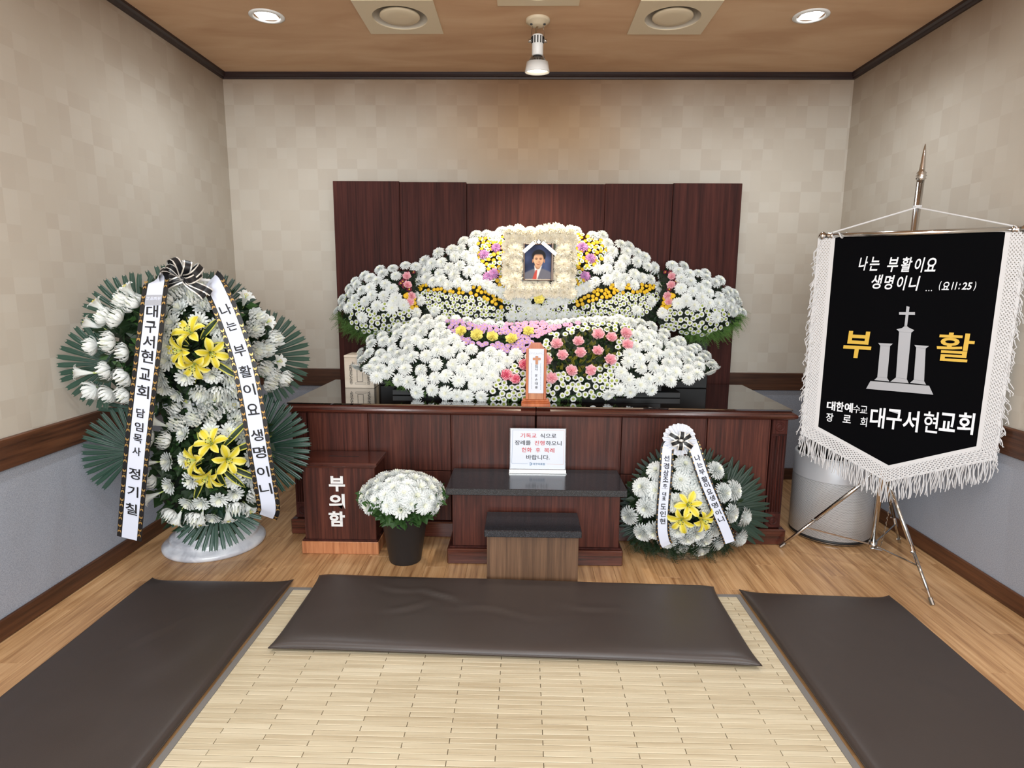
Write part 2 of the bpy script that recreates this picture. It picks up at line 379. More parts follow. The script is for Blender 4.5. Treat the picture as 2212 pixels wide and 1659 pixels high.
def parent_world(p): return WLOC.get(p.name, Vector((0, 0, 0)))
def tag(o, label=None, cat=None, group=None, kind=None):
    if label: o['label'] = label
    if cat: o['category'] = cat
    if group: o['group'] = group
    if kind: o['kind'] = kind
    return o
def thing(name, label, cat, loc, group=None):
    o = bpy.data.objects.new(name, None); COL.objects.link(o); o.location = loc; o.empty_display_size = 0.05
    WLOC[o.name] = Vector(loc); return tag(o, label, cat, group)
def own(o):   # a built part that itself parents sub-parts: its geometry lives in its parent's frame
    WLOC[o.name] = parent_world(o.parent) if o.parent is not None else Vector((0, 0, 0)); return o
def inst(name, me, parent, pos, direction, scale=1.0, roll=None, sxyz=None):
    o = bpy.data.objects.new(name, me); COL.objects.link(o); o.parent = parent
    p = Vector(pos) - Vector(parent_world(parent)); q = Vector(direction).to_track_quat('Z', 'Y')
    q = q @ Quaternion((0, 0, 1), random.uniform(0, 2 * PI) if roll is None else roll)
    o.matrix_local = Matrix.LocRotScale(p, q, Vector((scale, scale, scale)) if sxyz is None else Vector(sxyz)); return o

# ------------------------------------------------------------------ lettering: glyph outlines from the built-in font
_fc = bpy.data.curves.new('glyph', 'FONT'); _fo = bpy.data.objects.new('glyph', _fc); COL.objects.link(_fo)
_fc.resolution_u = 3
_gc = {}
def glyph(t, bold=0.0):
    k = (t, bold)
    if k not in _gc:
        _fc.body = t; _fc.size = 1.0; _fc.offset = bold
        bpy.context.view_layer.update()
        me = bpy.data.meshes.new_from_object(_fo.evaluated_get(bpy.context.evaluated_depsgraph_get()))
        vs = [(v.co.x, v.co.y) for v in me.vertices]; fs = [tuple(p.vertices) for p in me.polygons]
        bpy.data.meshes.remove(me)
        xs = [p[0] for p in vs] or [0]; ys = [p[1] for p in vs] or [0]
        _gc[k] = (vs, fs, (min(xs), max(xs), min(ys), max(ys)))
    return _gc[k]
def put_text(mb, t, centre, u, v, height, mi=0, bold=0.0, width=None, slant=0.0, depth=0.0, n=None):
    """text whose ink box is centred at centre, height tall (and width wide if given), in the plane u,v"""
    vs, fs, (x0, x1, y0, y1) = glyph(t, bold)
    if not vs: return
    sy = height / max(1e-6, y1 - y0); sx = sy if width is None else width / max(1e-6, x1 - x0)
    cx, cy = (x0 + x1) / 2, (y0 + y1) / 2
    c = Vector(centre); u = Vector(u); v = Vector(v)
    pts = [c + u * ((p[0] - cx) * sx + (p[1] - cy) * sy * slant) + v * ((p[1] - cy) * sy) for p in vs]
    if depth and n is not None:
        n = Vector(n); k = len(pts)
        edges = {}
        for f in fs:
            for i in range(len(f)):
                a, b = f[i], f[(i + 1) % len(f)]; edges[(min(a, b), max(a, b))] = edges.get((min(a, b), max(a, b)), 0) + 1
        side = [(a, b, b + k, a + k) for (a, b), c2 in edges.items() if c2 == 1]
        mb.add(pts + [p + n * depth for p in pts], [tuple(i + k for i in f) for f in fs] + side, mi)
    else: mb.add(pts, fs, mi)

# ================================================================== SETTING
XL, XR, YB, YF, ZC = -1.93, 2.046, 4.08, -2.0, 2.63
def wall(name, x0, x1, y0, y1):
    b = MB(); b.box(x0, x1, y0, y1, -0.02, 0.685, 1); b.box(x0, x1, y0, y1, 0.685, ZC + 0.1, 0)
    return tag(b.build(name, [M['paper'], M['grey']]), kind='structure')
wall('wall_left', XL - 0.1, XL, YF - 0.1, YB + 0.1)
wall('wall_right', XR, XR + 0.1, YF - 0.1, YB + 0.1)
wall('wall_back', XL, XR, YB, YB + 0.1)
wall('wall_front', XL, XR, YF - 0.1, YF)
def run(name, side, z0, z1, t, m, c=0.004, z_name='baseboard'):
    b = MB()
    if side == 'left': b.box(XL, XL + t, YF, YB - t, z0, z1, 0, c)
    elif side == 'right': b.box(XR - t, XR, YF, YB - t, z0, z1, 0, c)
    else: b.box(XL, XR, YB - t, YB, z0, z1, 0, c)
    return tag(b.build(name, m), kind='structure')
for sd, mm in (('left', M['rail']), ('right', M['rail']), ('back', M['rail_x'])):
    run('baseboard_' + sd, sd, 0.001, 0.081, 0.013, mm)
k = 1
for sd, mm in (('left', M['rail']), ('right', M['rail']), ('back', M['rail_x'])):
    run('trim_%d' % k, sd, 0.626, 0.744, 0.016, mm); k += 1
for sd in ('left', 'right', 'back'):
    b = MB()
    prof = [(0, 2.594), (0.012, 2.594), (0.016, 2.603), (0.024, 2.606), (0.032, 2.616), (0.032, ZC), (0, ZC)]
    def cp(d, t, z):   # d distance along the run, t away from the wall
        return {'left': (XL + t, d, z), 'right': (XR - t, d, z), 'back': (d, YB - t, z)}[sd]
    if sd == 'back': ends = [lambda t: XL + t, lambda t: XR - t]
    else: ends = [lambda t: YF, lambda t: YB - t]
    b.grid([[cp(e(t), t, z) for (t, z) in prof] for e in ends])
    tag(b.build('trim_%d' % k, M['crown']), kind='structure'); k += 1

# ceiling with openings for vents and downlights
VENTS = [(-0.632, 3.262, 0.385), (0.722, 3.27, 0.385), (0.053, 2.935, 0.385)]
holes = [(x - s / 2 + 0.02, x + s / 2 - 0.02, y - s / 2 + 0.02, y + s / 2 - 0.02) for x, y, s in VENTS] + [(x - 0.05, x + 0.05, y - 0.05, y + 0.05) for x, y in DOWNLIGHTS[:2]]
xs = sorted({XL - 0.05, XR + 0.05} | {h[0] for h in holes} | {h[1] for h in holes})
ys = sorted({YF - 0.05, YB + 0.05} | {h[2] for h in holes} | {h[3] for h in holes})
b = MB()
for i in range(len(xs) - 1):
    for j in range(len(ys) - 1):
        cx, cy = (xs[i] + xs[i + 1]) / 2, (ys[j] + ys[j + 1]) / 2
        if any(h[0] < cx < h[1] and h[2] < cy < h[3] for h in holes): continue
        b.add([(xs[i], ys[j], ZC), (xs[i], ys[j + 1], ZC), (xs[i + 1], ys[j + 1], ZC), (xs[i + 1], ys[j], ZC)], [(0, 1, 2, 3)])
b.box(XL - 0.05, XR + 0.05, YF - 0.05, YB + 0.05, 2.80, 2.85)
tag(b.build('ceiling', M['ceil']), kind='structure')

# floor: sub-floor and individual oak planks
fl = MB().box(XL - 0.05, XR + 0.05, YF - 0.05, YB + 0.05, -0.06, -0.006).build('floor', M['dark']); tag(fl, kind='structure'); own(fl)
pw = 0.0985; L = 0.95
nx = int(math.ceil((XR - XL) / pw))
pm = {}
for i in range(nx):
    x0 = XL + i * pw; x1 = min(x0 + pw, XR)
    y = 0.35 - ((i * 0.37) % 1.0) * L
    while y < YB:
        y0, y1 = max(y, 0.2), min(y + L, YB)
        if y1 - y0 > 0.02:
            kx = (round(x1 - x0, 4), round(y1 - y0, 4))
            if kx not in pm: pm[kx] = MB().box(0.0003, kx[0] - 0.0003, 0.0004, kx[1] - 0.0004, -0.006, 0, 0, 0.0006).mesh('plank', M['oak'])
            o = bpy.data.objects.new('plank', pm[kx]); COL.objects.link(o); o.parent = fl; o.location = (x0, y0, 0)
        y += L
MB().box(XL, XR, YF, 0.2, -0.006, -0.0002).build('front_boards', M['oak'], fl)

# ================================================================== CEILING FIXTURES
def downlight(x, y, label, group=None):
    t = thing('downlight', label, 'downlight', (x, y, ZC), 'recessed downlights in the ceiling')
    b = MB(); b.lathe([(0.068, 0), (0.085, 0), (0.085, -0.004), (0.066, -0.008), (0.062, 0.0), (0.06, 0.03)], x, y, ZC, 40); b.build('trim_ring', M['white'], t, True)
    b = MB(); b.lathe([(0.0, 0.006), (0.062, 0.006)], x, y, ZC, 40); b.build('lens', M['lamp'], t, True)
downlight(*DOWNLIGHTS[0], 'round lit downlight in the ceiling near the left wall, above the tall wreath')
downlight(*DOWNLIGHTS[1], 'round lit downlight in the ceiling near the right wall, above the black banner')

def vent(x, y, s, label):
    t = thing('air_vent', label, 'ceiling vent', (x, y, ZC), 'square ceiling vents')
    h = s / 2; R = 0.137; n = 48; z = ZC - 0.006
    b = MB()
    sq = []; ci = []
    for i in range(n):
        a = 2 * PI * i / n; c, s_ = math.cos(a), math.sin(a); m_ = max(abs(c), abs(s_))
        sq.append((x + h * c / m_, y + h * s_ / m_, z)); ci.append((x + R * c, y + R * s_, z))
    sq2 = [(p[0], p[1], ZC) for p in sq]; ci2 = [(x + (p[0] - x) * .985, y + (p[1] - y) * .985, z + 0.004) for p in ci]
    b.add(sq2 + sq + ci + ci2, [(j * n + i, j * n + (i + 1) % n, (j + 1) * n + (i + 1) % n, (j + 1) * n + i) for j in range(3) for i in range(n)])
    b.build('face_plate', M['cream'], t)
    b = MB(); b.lathe([(0.135, -0.002), (0.128, 0.012), (0.118, 0.03), (0.112, 0.055), (0.0, 0.06)], x, y, ZC, 48); b.build('duct_cone', M['creamgrey'], t, True)
    b = MB(); b.lathe([(0.0, -0.012), (0.06, -0.0115), (0.092, -0.009), (0.1, -0.004), (0.099, 0.002), (0.0, 0.004)], x, y, ZC + 0.004, 48); b.build('centre_disc', M['cream'], t, True)
    b = MB(); b.tube([(x, y, ZC + 0.004), (x, y, ZC + 0.058)], 0.012, 8); b.build('stem', M['creamgrey'], t)
vent(*VENTS[0], 'square cream ceiling vent left of the spotlight')
vent(*VENTS[1], 'square cream ceiling vent right of the spotlight')
vent(*VENTS[2], 'square cream ceiling vent cut off by the top edge, nearer than the spotlight')

# spotlight
sx, sy = 0.056, 3.12
sp = atZ(1162, 42, ZC); sx, sy = sp[0], sp[1]
t = thing('spotlight', 'white adjustable spotlight hanging from the ceiling above the altar', 'spotlight', (sx, sy, ZC))
b = MB(); b.lathe([(0.0, -0.034), (0.02, -0.034), (0.038, -0.028), (0.052, -0.014), (0.06, -0.012), (0.06, 0)], sx, sy, ZC, 36)
b.build('canopy', M['cream'], t, True)
for s in (-1, 1):
    b = MB(); b.tube([(sx + s * 0.033, sy - 0.02, ZC - 0.034), (sx + s * 0.033, sy - 0.022, ZC - 0.027)], 0.006, 10); b.build('screw', M['black'], t)
ax = Vector((0.0, 0.10, -1)).normalized()     # barrel axis, tipped towards the altar
ht = Vector((sx, sy - 0.01, ZC - 0.075))
b = MB(); b.tube([(sx, sy, ZC - 0.03), (sx - 0.008, sy - 0.006, ZC - 0.045), (sx - 0.01, sy - 0.004, ZC - 0.06), ht + Vector((0, 0, 0.002))], 0.0045, 8); b.build('cable', mat('brown_cable', C(110, 82, 52), 0.5), t)
for s in (-1, 1):
    arm = MB(); arm.tube([(sx + s * 0.026, sy, ZC - 0.03), (sx + s * 0.032, sy - 0.004, ZC - 0.06), (sx + s * 0.034, sy - 0.006, ZC - 0.105)], 0.0018, 6); arm.build('yoke_arm', M['chrome'], t)
    kb = MB(); kb.tube([(sx + s * 0.03, sy - 0.006, ZC - 0.102), (sx + s * 0.046, sy - 0.006, ZC - 0.102)], 0.009, 12); kb.build('pivot_knob', M['chrome'], t, True)
def along(d): return ht + ax * d
b = MB(); b.lathe([(0.0, 0), (0.026, 0), (0.028, -0.004)], 0, 0, 0, 24, 1)
prof = [(0.0, 0.0), (0.025, 0.0), (0.028, 0.004), (0.0285, 0.09), (0.026, 0.094), (0.0, 0.094)]
b = MB(); b.lathe(prof, *ht, 28, axis=ax); barrel = own(b.build('barrel', M['white'], t, True))
b = MB()
for i in range(12):
    a = 2 * PI * i / 12; q = Vector((0, 0, 1)).rotation_difference(ax)
    p0 = ht + q @ Vector((0.0285 * math.cos(a), 0.0285 * math.sin(a), 0.008)); p1 = ht + q @ Vector((0.0285 * math.cos(a), 0.0285 * math.sin(a), 0.04)); b.tube([p0, p1], 0.003, 6)
b.build('cooling_slots', M['dark'], barrel)
b = MB(); b.lathe([(0.018, 0.09), (0.024, 0.098), (0.044, 0.122), (0.052, 0.13), (0.0, 0.135)], *ht, 32, axis=ax); hsink = own(b.build('heat_sink', M['black'], t, True))
b = MB()
for i in range(30):
    a = 2 * PI * i / 30; q = Vector((0, 0, 1)).rotation_difference(ax)
    b.tube([ht + q @ Vector((0.03 * math.cos(a), 0.03 * math.sin(a), 0.106)), ht + q @ Vector((0.05 * math.cos(a), 0.05 * math.sin(a), 0.129))], 0.0016, 4)
b.build('fins', M['steel'], hsink)
b = MB(); b.lathe([(0.051, 0.125), (0.054, 0.124), (0.061, 0.16), (0.063, 0.172), (0.06, 0.173), (0.05, 0.13)], *ht, 40, axis=ax); b.build('shade', M['white'], t, True)
b = MB(); b.lathe([(0.0, 0.16), (0.058, 0.16)], *ht, 32, axis=ax); b.build('lens', M['warmlamp'], t, True)
for s in (-1, 1):
    q = Vector((0, 0, 1)).rotation_difference(ax)
    b = MB(); b.tube([ht + q @ Vector((s * 0.026, 0, 0.09)), ht + q @ Vector((s * 0.05, -0.01, 0.127))], 0.0022, 6); b.build('wire_bracket', M['chrome'], t)

# ================================================================== FLOOR MATS
gx0, gx1, gy0, gy1 = -1.012, 0.946, 0.62, 2.452
t = thing('bamboo_mat', 'pale bamboo slat mat with grey cloth binding laid on the wooden floor', 'mat', ((gx0 + gx1) / 2, gy0, 0.0))
bw = 0.022
MB().box(gx0 + 0.002, gx1 - 0.002, gy0 + 0.002, gy1 - 0.002, 0.0002, 0.0022).build('backing_cloth', M['matback'], t)
for nm, bx in (('binding', (gx0, gx0 + bw, gy0, gy1)), ('binding', (gx1 - bw, gx1, gy0, gy1)), ('binding', (gx0 + bw, gx1 - bw, gy1 - bw, gy1)), ('binding', (gx0 + bw, gx1 - bw, gy0, gy0 + bw))):
    MB().box(bx[0], bx[1], bx[2], bx[3], 0.0006, 0.0068, 0, 0.0015).build(nm, M['matedge'], t)
sl, sd_ = 0.272, 0.0212
row = 0; y = gy1 - bw - sd_; cand = []
while y > gy0 + bw:
    x = gx0 + bw - (sl / 2 if row % 2 else 0) - 0.03
    while x < gx1 - bw:
        a, c_ = max(x, gx0 + bw), min(x + sl, gx1 - bw)
        if c_ - a > 0.012: cand.append((a, c_, y))
        x += sl
    y -= sd_; row += 1
vis = [c_ for c_ in cand if c_[2] > 1.40 and not (c_[2] > 1.99 and c_[2] + sd_ < 2.47 and c_[0] > -0.86 and c_[1] < 0.80)]
vis.sort(key=lambda c_: c_[2])
sm = {}
single = set(vis[:298])
rest = MB()
for c_ in cand:
    a, e, yy = c_
    if c_ in single:
        w = round(e - a, 4)
        if w not in sm: sm[w] = MB().box(0.0009, w - 0.0009, 0.0007, sd_ - 0.0007, 0.002, 0.006, 0, 0.0008).mesh('slat', M['bamboo'])
        o = bpy.data.objects.new('slat', sm[w]); COL.objects.link(o); o.parent = t
        o.location = (a - t.location.x, yy - t.location.y, rng.uniform(-0.0002, 0.0002))
    else: rest.box(a + 0.0009, e - 0.0009, yy + 0.0007, yy + sd_ - 0.0007, 0.002, 0.006, 0)
tag(rest.build('slat_rows', M['bamboo'], t), kind='stuff')

def cushion(label, corners, th, z0, seed, creases):
    """floor cushion: corners BL, BR, TR, TL"""
    c = [Vector((p[0], p[1], 0)) for p in corners]; ctr = sum(c, Vector()) / 4
    t = thing('floor_cushion', label, 'cushion', (ctr.x, ctr.y, z0), 'dark brown floor cushions')
    nu, nv = 120, 56
    def plan(u, v):
        pu = 1 - 0.012 * (1 - abs(v) ** 6); pv = 1 - 0.03 * (1 - abs(u) ** 10)
        uu, vv = u * pu, v * pv
        a = (1 - uu) / 2; b_ = (1 + uu) / 2
        lo = c[0] * a + c[1] * b_; hi = c[3] * a + c[2] * b_
        return lo * ((1 - vv) / 2) + hi * ((1 + vv) / 2)
    def pr(x): return math.copysign(1 - (1 - abs(x)) ** 1.7, x)
    def hgt(u, v):
        e = max(0.0, (1 - abs(u) ** 26) * (1 - abs(v) ** 11)) ** 0.5; return e
    zm = th * 0.42
    top, bot = [], []
    for j in range(nv + 1):
        rt, rb = [], []
        v = pr(-1 + 2 * j / nv)
        for i in range(nu + 1):
            u = pr(-1 + 2 * i / nu)
            p = plan(u, v); e = hgt(u, v)
            w = noise.noise(Vector((p.x * 2.2 + seed, p.y * 2.2, 3.1))) * 0.0035 + noise.noise(Vector((p.x * 7 + seed, p.y * 9, 1.3))) * 0.0012
            for (cx, cy, ang, ln, amp) in creases:
                dx, dy = p.x - cx, p.y - cy; a_ = dx * math.cos(ang) + dy * math.sin(ang); d_ = -dx * math.sin(ang) + dy * math.cos(ang)
                d_ += 0.02 * math.sin(a_ * 17 + cx * 9)
                w += amp * math.exp(-(d_ / 0.016) ** 2 - (a_ / ln) ** 2) - 0.6 * amp * math.exp(-((d_ + 0.03) / 0.02) ** 2 - (a_ / ln) ** 2)
            rt.append((p.x, p.y, z0 + zm + (th - zm + w) * e)); rb.append((p.x, p.y, z0 + zm - (zm - 0.0006) * min(1, e * 1.15)))
        top.append(rt); bot.append(rb)
    b = MB(); b.grid(top); b.build('cover', M['leather'], t, True)
    b = MB(); b.grid([list(reversed(r)) for r in bot]); b.build('underside', M['leather'], t, True)
    ring = [plan(-1 + 2 * i / 40, -1) for i in range(41)] + [plan(1, -1 + 2 * i / 16) for i in range(1, 17)] + [plan(1 - 2 * i / 40, 1) for i in range(1, 41)] + [plan(-1, 1 - 2 * i / 16) for i in range(1, 17)]
    b = MB(); b.tube([(p.x, p.y, z0 + zm) for p in ring], 0.0022, 6); b.build('seam_piping', M['leather'], t, True)
    return t
cushion('long dark brown floor cushion on the left, beside the left wall', [(-1.64, 0.72), (-1.0125, 0.72), (-1.014, 2.50), (-1.645, 2.495)], 0.036, 0.001, 1.0,
        [(-1.37, 2.02, 1.2, .09, .005), (-1.40, 1.62, 0.35, .16, .004), (-1.22, 2.2, .3, .05, .003), (-1.2, 1.5, .4, .2, .003)])
cushion('long dark brown floor cushion laid crosswise on the bamboo mat before the altar', [(-0.905, 1.975), (0.835, 1.925), (0.838, 2.478), (-0.905, 2.525)], 0.046, 0.0062, 5.0,
        [(-0.32, 2.32, -0.75, .10, .006), (-0.08, 2.21, -0.15, .15, .005), (-0.45, 2.24, 0.3, .08, .004), (0.28, 2.25, -0.3, .12, .004), (-0.5, 2.38, -.2, .1, .003)])
cushion('long dark brown floor cushion on the right, in front of the black banner', [(0.948, 0.72), (1.565, 0.72), (1.575, 2.445), (0.95, 2.475)], 0.036, 0.001, 9.0,
        [(1.12, 2.08, 0.25, .07, .003), (1.3, 1.8, -0.4, .15, .003), (1.4, 1.5, .2, .2, .003)])

# ================================================================== WOODEN SCREEN BEHIND THE ALTAR
t = thing('wooden_screen', 'dark mahogany panelled screen standing against the back wall behind the altar flowers', 'screen', (0.067, 3.84, 0))
ex = [-1.177, -0.767, -0.356, 0.485, 0.896, 1.313]; tops = [1.936, 1.931, 1.921, 1.926, 1.931]
for i in range(5):
    pr_ = 0.012 if i == 2 else 0.0
    MB().box(ex[i] + 0.0012, ex[i + 1] - 0.0012, 3.83 - pr_, 3.85, 0.002, tops[i], 0, 0.002).build('panel', M['mahog_dk'], t)
MB().box(ex[0] + 0.05, ex[5] - 0.05, 3.852, 3.874, 0.0, 1.86).build('support_frame', M['dark'], t)

# ================================================================== ALTAR TABLES
AY = math.radians(-1.15); AO = Vector((0.067, 3.028, 0))
AXF = Matrix.Translation(AO) @ Matrix.Rotation(AY, 4, 'Z')
def altar(sgn, label):
    t = thing('altar_table', label, 'altar table', AXF @ Vector((sgn * 0.645, 0.37, 0)), 'altar tables')
    def bx(a, b_): return (min(a * sgn, b_ * sgn), max(a * sgn, b_ * sgn))
    def put(name, m, a, b_, y0, y1, z0, z1, c=0.0, par=t):
        x0, x1 = bx(a, b_); return MB().box(x0, x1, y0, y1, z0, z1, 0, c).build(name, m, par, xf=AXF)
    put('carcass', M['mahog_dk'], 0.003, 1.262, 0.018, 0.74, 0.0, 0.664)
    put('plinth', M['mahog_x'], 0.002, 1.292, -0.024, 0.02, 0.0, 0.084, 0.006)
    put('plinth_end', M['mahog_x'], 1.262, 1.292, 0.021, 0.745, 0.0, 0.084, 0.006)
    put('side_panel', M['mahog'], 1.2625, 1.268, 0.022, 0.735, 0.086, 0.662)
    seams = [0.003, 0.437, 0.868, 1.186]
    for i in range(3):
        a, e = seams[i] + 0.0015, seams[i + 1] - 0.0015
        if i < 2:
            put('front_panel', M['mahog'], a, e, 0.0, 0.0175, 0.087, 0.3555, 0.002)
            put('front_panel', M['mahog'], a, e, 0.0, 0.0175, 0.3585, 0.664, 0.002)
        else: put('front_panel', M['mahog'], a, e, 0.0, 0.0175, 0.087, 0.664, 0.002)
        put('seam_bead', M['mahog_dk'], e - 0.009, e - 0.006, -0.0012, 0.0, 0.09, 0.662)
    p = put('corner_pilaster', M['mahog_dk'], 1.188, 1.266, -0.006, 0.0178, 0.087, 0.664, 0.002); own(p)
    for k in range(5):
        xx = 1.199 + k * 0.0133
        b = MB(); b.tube([(sgn * (xx + .0015), -0.0065, 0.175), (sgn * (xx + .0015), -0.0065, 0.575)], 0.0042, 8); b.build('flute_bead', M['mahog_dk'], p, True, AXF)
    for zz in (0.128, 0.622):
        put('rosette_block', M['mahog_dk'], 1.19, 1.264, -0.010, -0.006, zz - 0.037, zz + 0.037, 0.002, p)
        b = MB(); b.lathe([(0.0, 0.001), (0.008, 0.005), (0.013, 0.001), (0.018, 0.001), (0.021, 0.006), (0.025, 0.0)], sgn * 1.227, -0.010, zz, 24, axis=(0, -1, 0)); b.build('rosette', M['mahog_dk'], p, True, AXF)
    # moulded edge: one profile swept along the front and round the outer end
    prof = [(-0.004, 0.704), (0.012, 0.704), (0.016, 0.699), (0.022, 0.697), (0.034, 0.690), (0.039, 0.681), (0.037, 0.672), (0.030, 0.668), (0.026, 0.664), (0.014, 0.660), (0.0, 0.655)]
    b = MB(); rows = []
    rows.append([(sgn * 0.002, -o, z) for o, z in prof]); rows.append([(sgn * (1.262 + o), -o, z) for o, z in prof]); rows.append([(sgn * (1.262 + o), 0.742, z) for o, z in prof])
    b.grid(rows); b.box(*bx(0.002, 1.264), -0.002, 0.742, 0.664, 0.704)
    b.build('top_moulding', M['mahog_x'], t, False, AXF)
    x0, x1 = bx(0.0015, 1.281)
    MB().box(x0, x1, -0.018, 0.748, 0.7045, 0.7125, 0, 0.001).build('glass_top', M['glass'], t, xf=AXF)
    return t
altar(-1, 'left half of the long mahogany altar table, behind the donation box and flower bucket')
altar(1, 'right half of the long mahogany altar table, behind the small flower basket')

# ================================================================== DONATION BOX
t = thing('donation_box', 'mahogany donation box with white lettering and a slot in its lid, on the floor', 'donation box', (-0.89, 2.93, 0))
MB().box(-1.066, -0.714, 2.808, 3.0, 0.07, 0.442, 0, 0.002).build('body', M['mahog'], t)
MB().box(-1.083, -0.703, 2.797, 3.0, 0.0, 0.064, 0, 0.003).build('base_strip', M['lightwood'], t)['label'] = 'light cherry base strip'
MB().box(-1.078, -0.706, 2.799, 3.0, 0.064, 0.074, 0, 0.003).build('base_ledge', M['mahog_dk'], t)
b = MB(); b.box(-1.074, -0.707, 2.797, 3.0, 0.440, 0.452, 0, 0.003); b.box(-1.082, -0.700, 2.788, 3.003, 0.450, 0.468, 0, 0.002)
b.build('lid', M['mahog_x'], t)
MB().box(-0.965, -0.815, 2.905, 2.911, 0.4672, 0.4688).build('slot', M['dark'], t)
for ch, (ya, yb) in zip('부의함', ((1028.4, 1061.3), (1066.8, 1099), (1104.4, 1137))):
    c = atY(728, (ya + yb) / 2, 2.8075); hh = atY(728, ya, 2.8075)[2] - atY(728, yb, 2.8075)[2]
    b = MB(); put_text(b, ch, c, (1, 0, 0), (0, 0, 1), hh, bold=0.034, width=hh * 1.02, depth=0.0025, n=(0, -1, 0)); b.build('letter', M['white'], t)['label'] = 'white raised letter'

# ================================================================== BENCH AND STEP
t = thing('offering_bench', 'low mahogany bench with a black granite top carrying the notice, before the altar', 'bench', (0.065, 2.85, 0))
MB().box(-0.33, 0.463, 2.737, 2.985, 0.08, 0.355, 0, 0.002).build('body', M['mahog'], t)
MB().box(-0.354, 0.481, 2.71, 2.985, 0.0, 0.076, 0, 0.005).build('plinth', M['mahog_x'], t)
MB().box(-0.345, 0.474, 2.722, 2.985, 0.076, 0.084, 0, 0.003).build('plinth_bead', M['mahog_dk'], t)
MB().box(-0.352, 0.485, 2.68, 2.992, 0.355, 0.387, 0, 0.002).build('granite_top', M['granite'], t)
t = thing('kneeling_step', 'small walnut step with a black granite top before the low bench', 'step stool', (0.049, 2.6, 0))
MB().box(-0.152, 0.25, 2.512, 2.705, 0.0, 0.235, 0, 0.001).build('body', M['walnut'], t)
MB().box(-0.163, 0.261, 2.487, 2.707, 0.235, 0.267, 0, 0.003).build('granite_top', M['granite'], t)

# ================================================================== SIGN ON THE BENCH
SY = 2.945
pl = atY(1103, 925, SY)[0]; pr2 = atY(1222, 925, SY)[0]; zt = atY(1162, 926, SY + 0.012)[2]; zb = 0.4035
sn = Vector((0, -1, 0.055)).normalized(); su = Vector((1, 0, 0)); sv = sn.cross(su) * -1
sv = Vector((0, 0.055, 1)).normalized()
SO = Vector(((pl + pr2) / 2, SY, zb))
t = thing('sign_holder', 'clear acrylic sign holder with a white notice standing on the granite bench', 'sign', (SO.x, SY, 0.387))
wv, hv = (pr2 - pl) / 2, (zt - zb)
MB().prism([(-wv - .004, -.006), (wv + .004, -.006), (wv + .004, hv + .003), (-wv - .004, hv + .003)], SO, su, sv, -sn, 0.004).build('back_plate', M['acrylic'], t)
MB().box(SO.x - wv - .008, SO.x + wv + .008, SY - 0.03, SY + 0.035, 0.3872, 0.3912, 0, 0.001).build('foot_plate', M['chrome'], t)
MB().box(SO.x - wv - .006, SO.x + wv + .006, SY - 0.009, SY + 0.006, 0.3915, 0.4025, 0, 0.001).build('front_lip', M['chrome'], t)
sheet = own(MB().prism([(-wv, 0), (wv, 0), (wv, hv), (-wv, hv)], SO, su, sv, sn, 0.0008).build('notice_sheet', M['signpaper'], t))
SP = SO + sn * 0.0014
def sp_(cx, cy): return atP(1090 + cx / 11.06, 910 + cy / 11.06, SP, sn)
def sign_text(txt, x0, x1, yc, h_, ink, mb, bold=0.012):
    own(sheet); nm = {id(bk): ('black_word', 'ink'), id(rd): ('red_word', 'redink'), id(bl): ('printed_name', 'blueink')}[id(mb)]; mb = MB()
    a, e = Vector(sp_(x0, yc)), Vector(sp_(x1, yc)); hh = (Vector(sp_(x0, yc - h_ / 2)) - Vector(sp_(x0, yc + h_ / 2))).length
    put_text(mb, txt, (a + e) / 2, su, sv, hh, bold=bold, width=(e - a).length); mb.build(nm[0], M[nm[1]], sheet)
bk, rd, bl, og = MB(), MB(), MB(), MB()
sign_text('기독교', 380, 765, 342, 112, 0, rd); sign_text('식으로', 850, 1235, 350, 112, 0, bk)
sign_text('장례를', 245, 625, 512, 112, 0, bk); sign_text('진행', 715, 955, 518, 112, 0, rd); sign_text('하오니', 985, 1360, 525, 112, 0, bk)
sign_text('헌화', 408, 650, 684, 112, 0, rd); sign_text('후', 742, 852, 690, 112, 0, rd); sign_text('목례', 945, 1190, 695, 112, 0, rd)
sign_text('바랍니다.', 515, 1075, 862, 112, 0, bk)
sign_text('대구의료원', 675, 962, 1022, 52, 0, bl, 0.02)
def line(mb, x0, y0, x1, y1, w):
    a, e = Vector(sp_(x0, y0)), Vector(sp_(x1, y1)); d = (e - a).normalized(); q = sn.cross(d) * (w / 2)
    mb.add([a - q, e - q, e + q, a + q], [(0, 1, 2, 3)])
for seg in ((195, 205, 815, 212), (195, 205, 172, 1002), (172, 1002, 552, 1014)): line(bl, *seg, 0.0009)
for seg in ((815, 212, 1428, 225), (1428, 225, 1400, 1034), (1400, 1034, 1010, 1024)): line(og, *seg, 0.0009)
ar = [(Vector(sp_(618 + 40 * math.cos(a), 1020 - 32 * math.sin(a))), Vector(sp_(618 + 24 * math.cos(a), 1020 - 18 * math.sin(a)))) for a in [(-2.2 + i * 4.4 / 14) for i in range(15)]]
bl.grid([[p, q] for p, q in ar]); line(bl, 600, 988, 600, 1046, 0.0009)
for nm, mbx, mm in (('blue_border', bl, 'blueink'), ('orange_border', og, 'orangeink')): mbx.build(nm, M[mm], sheet)

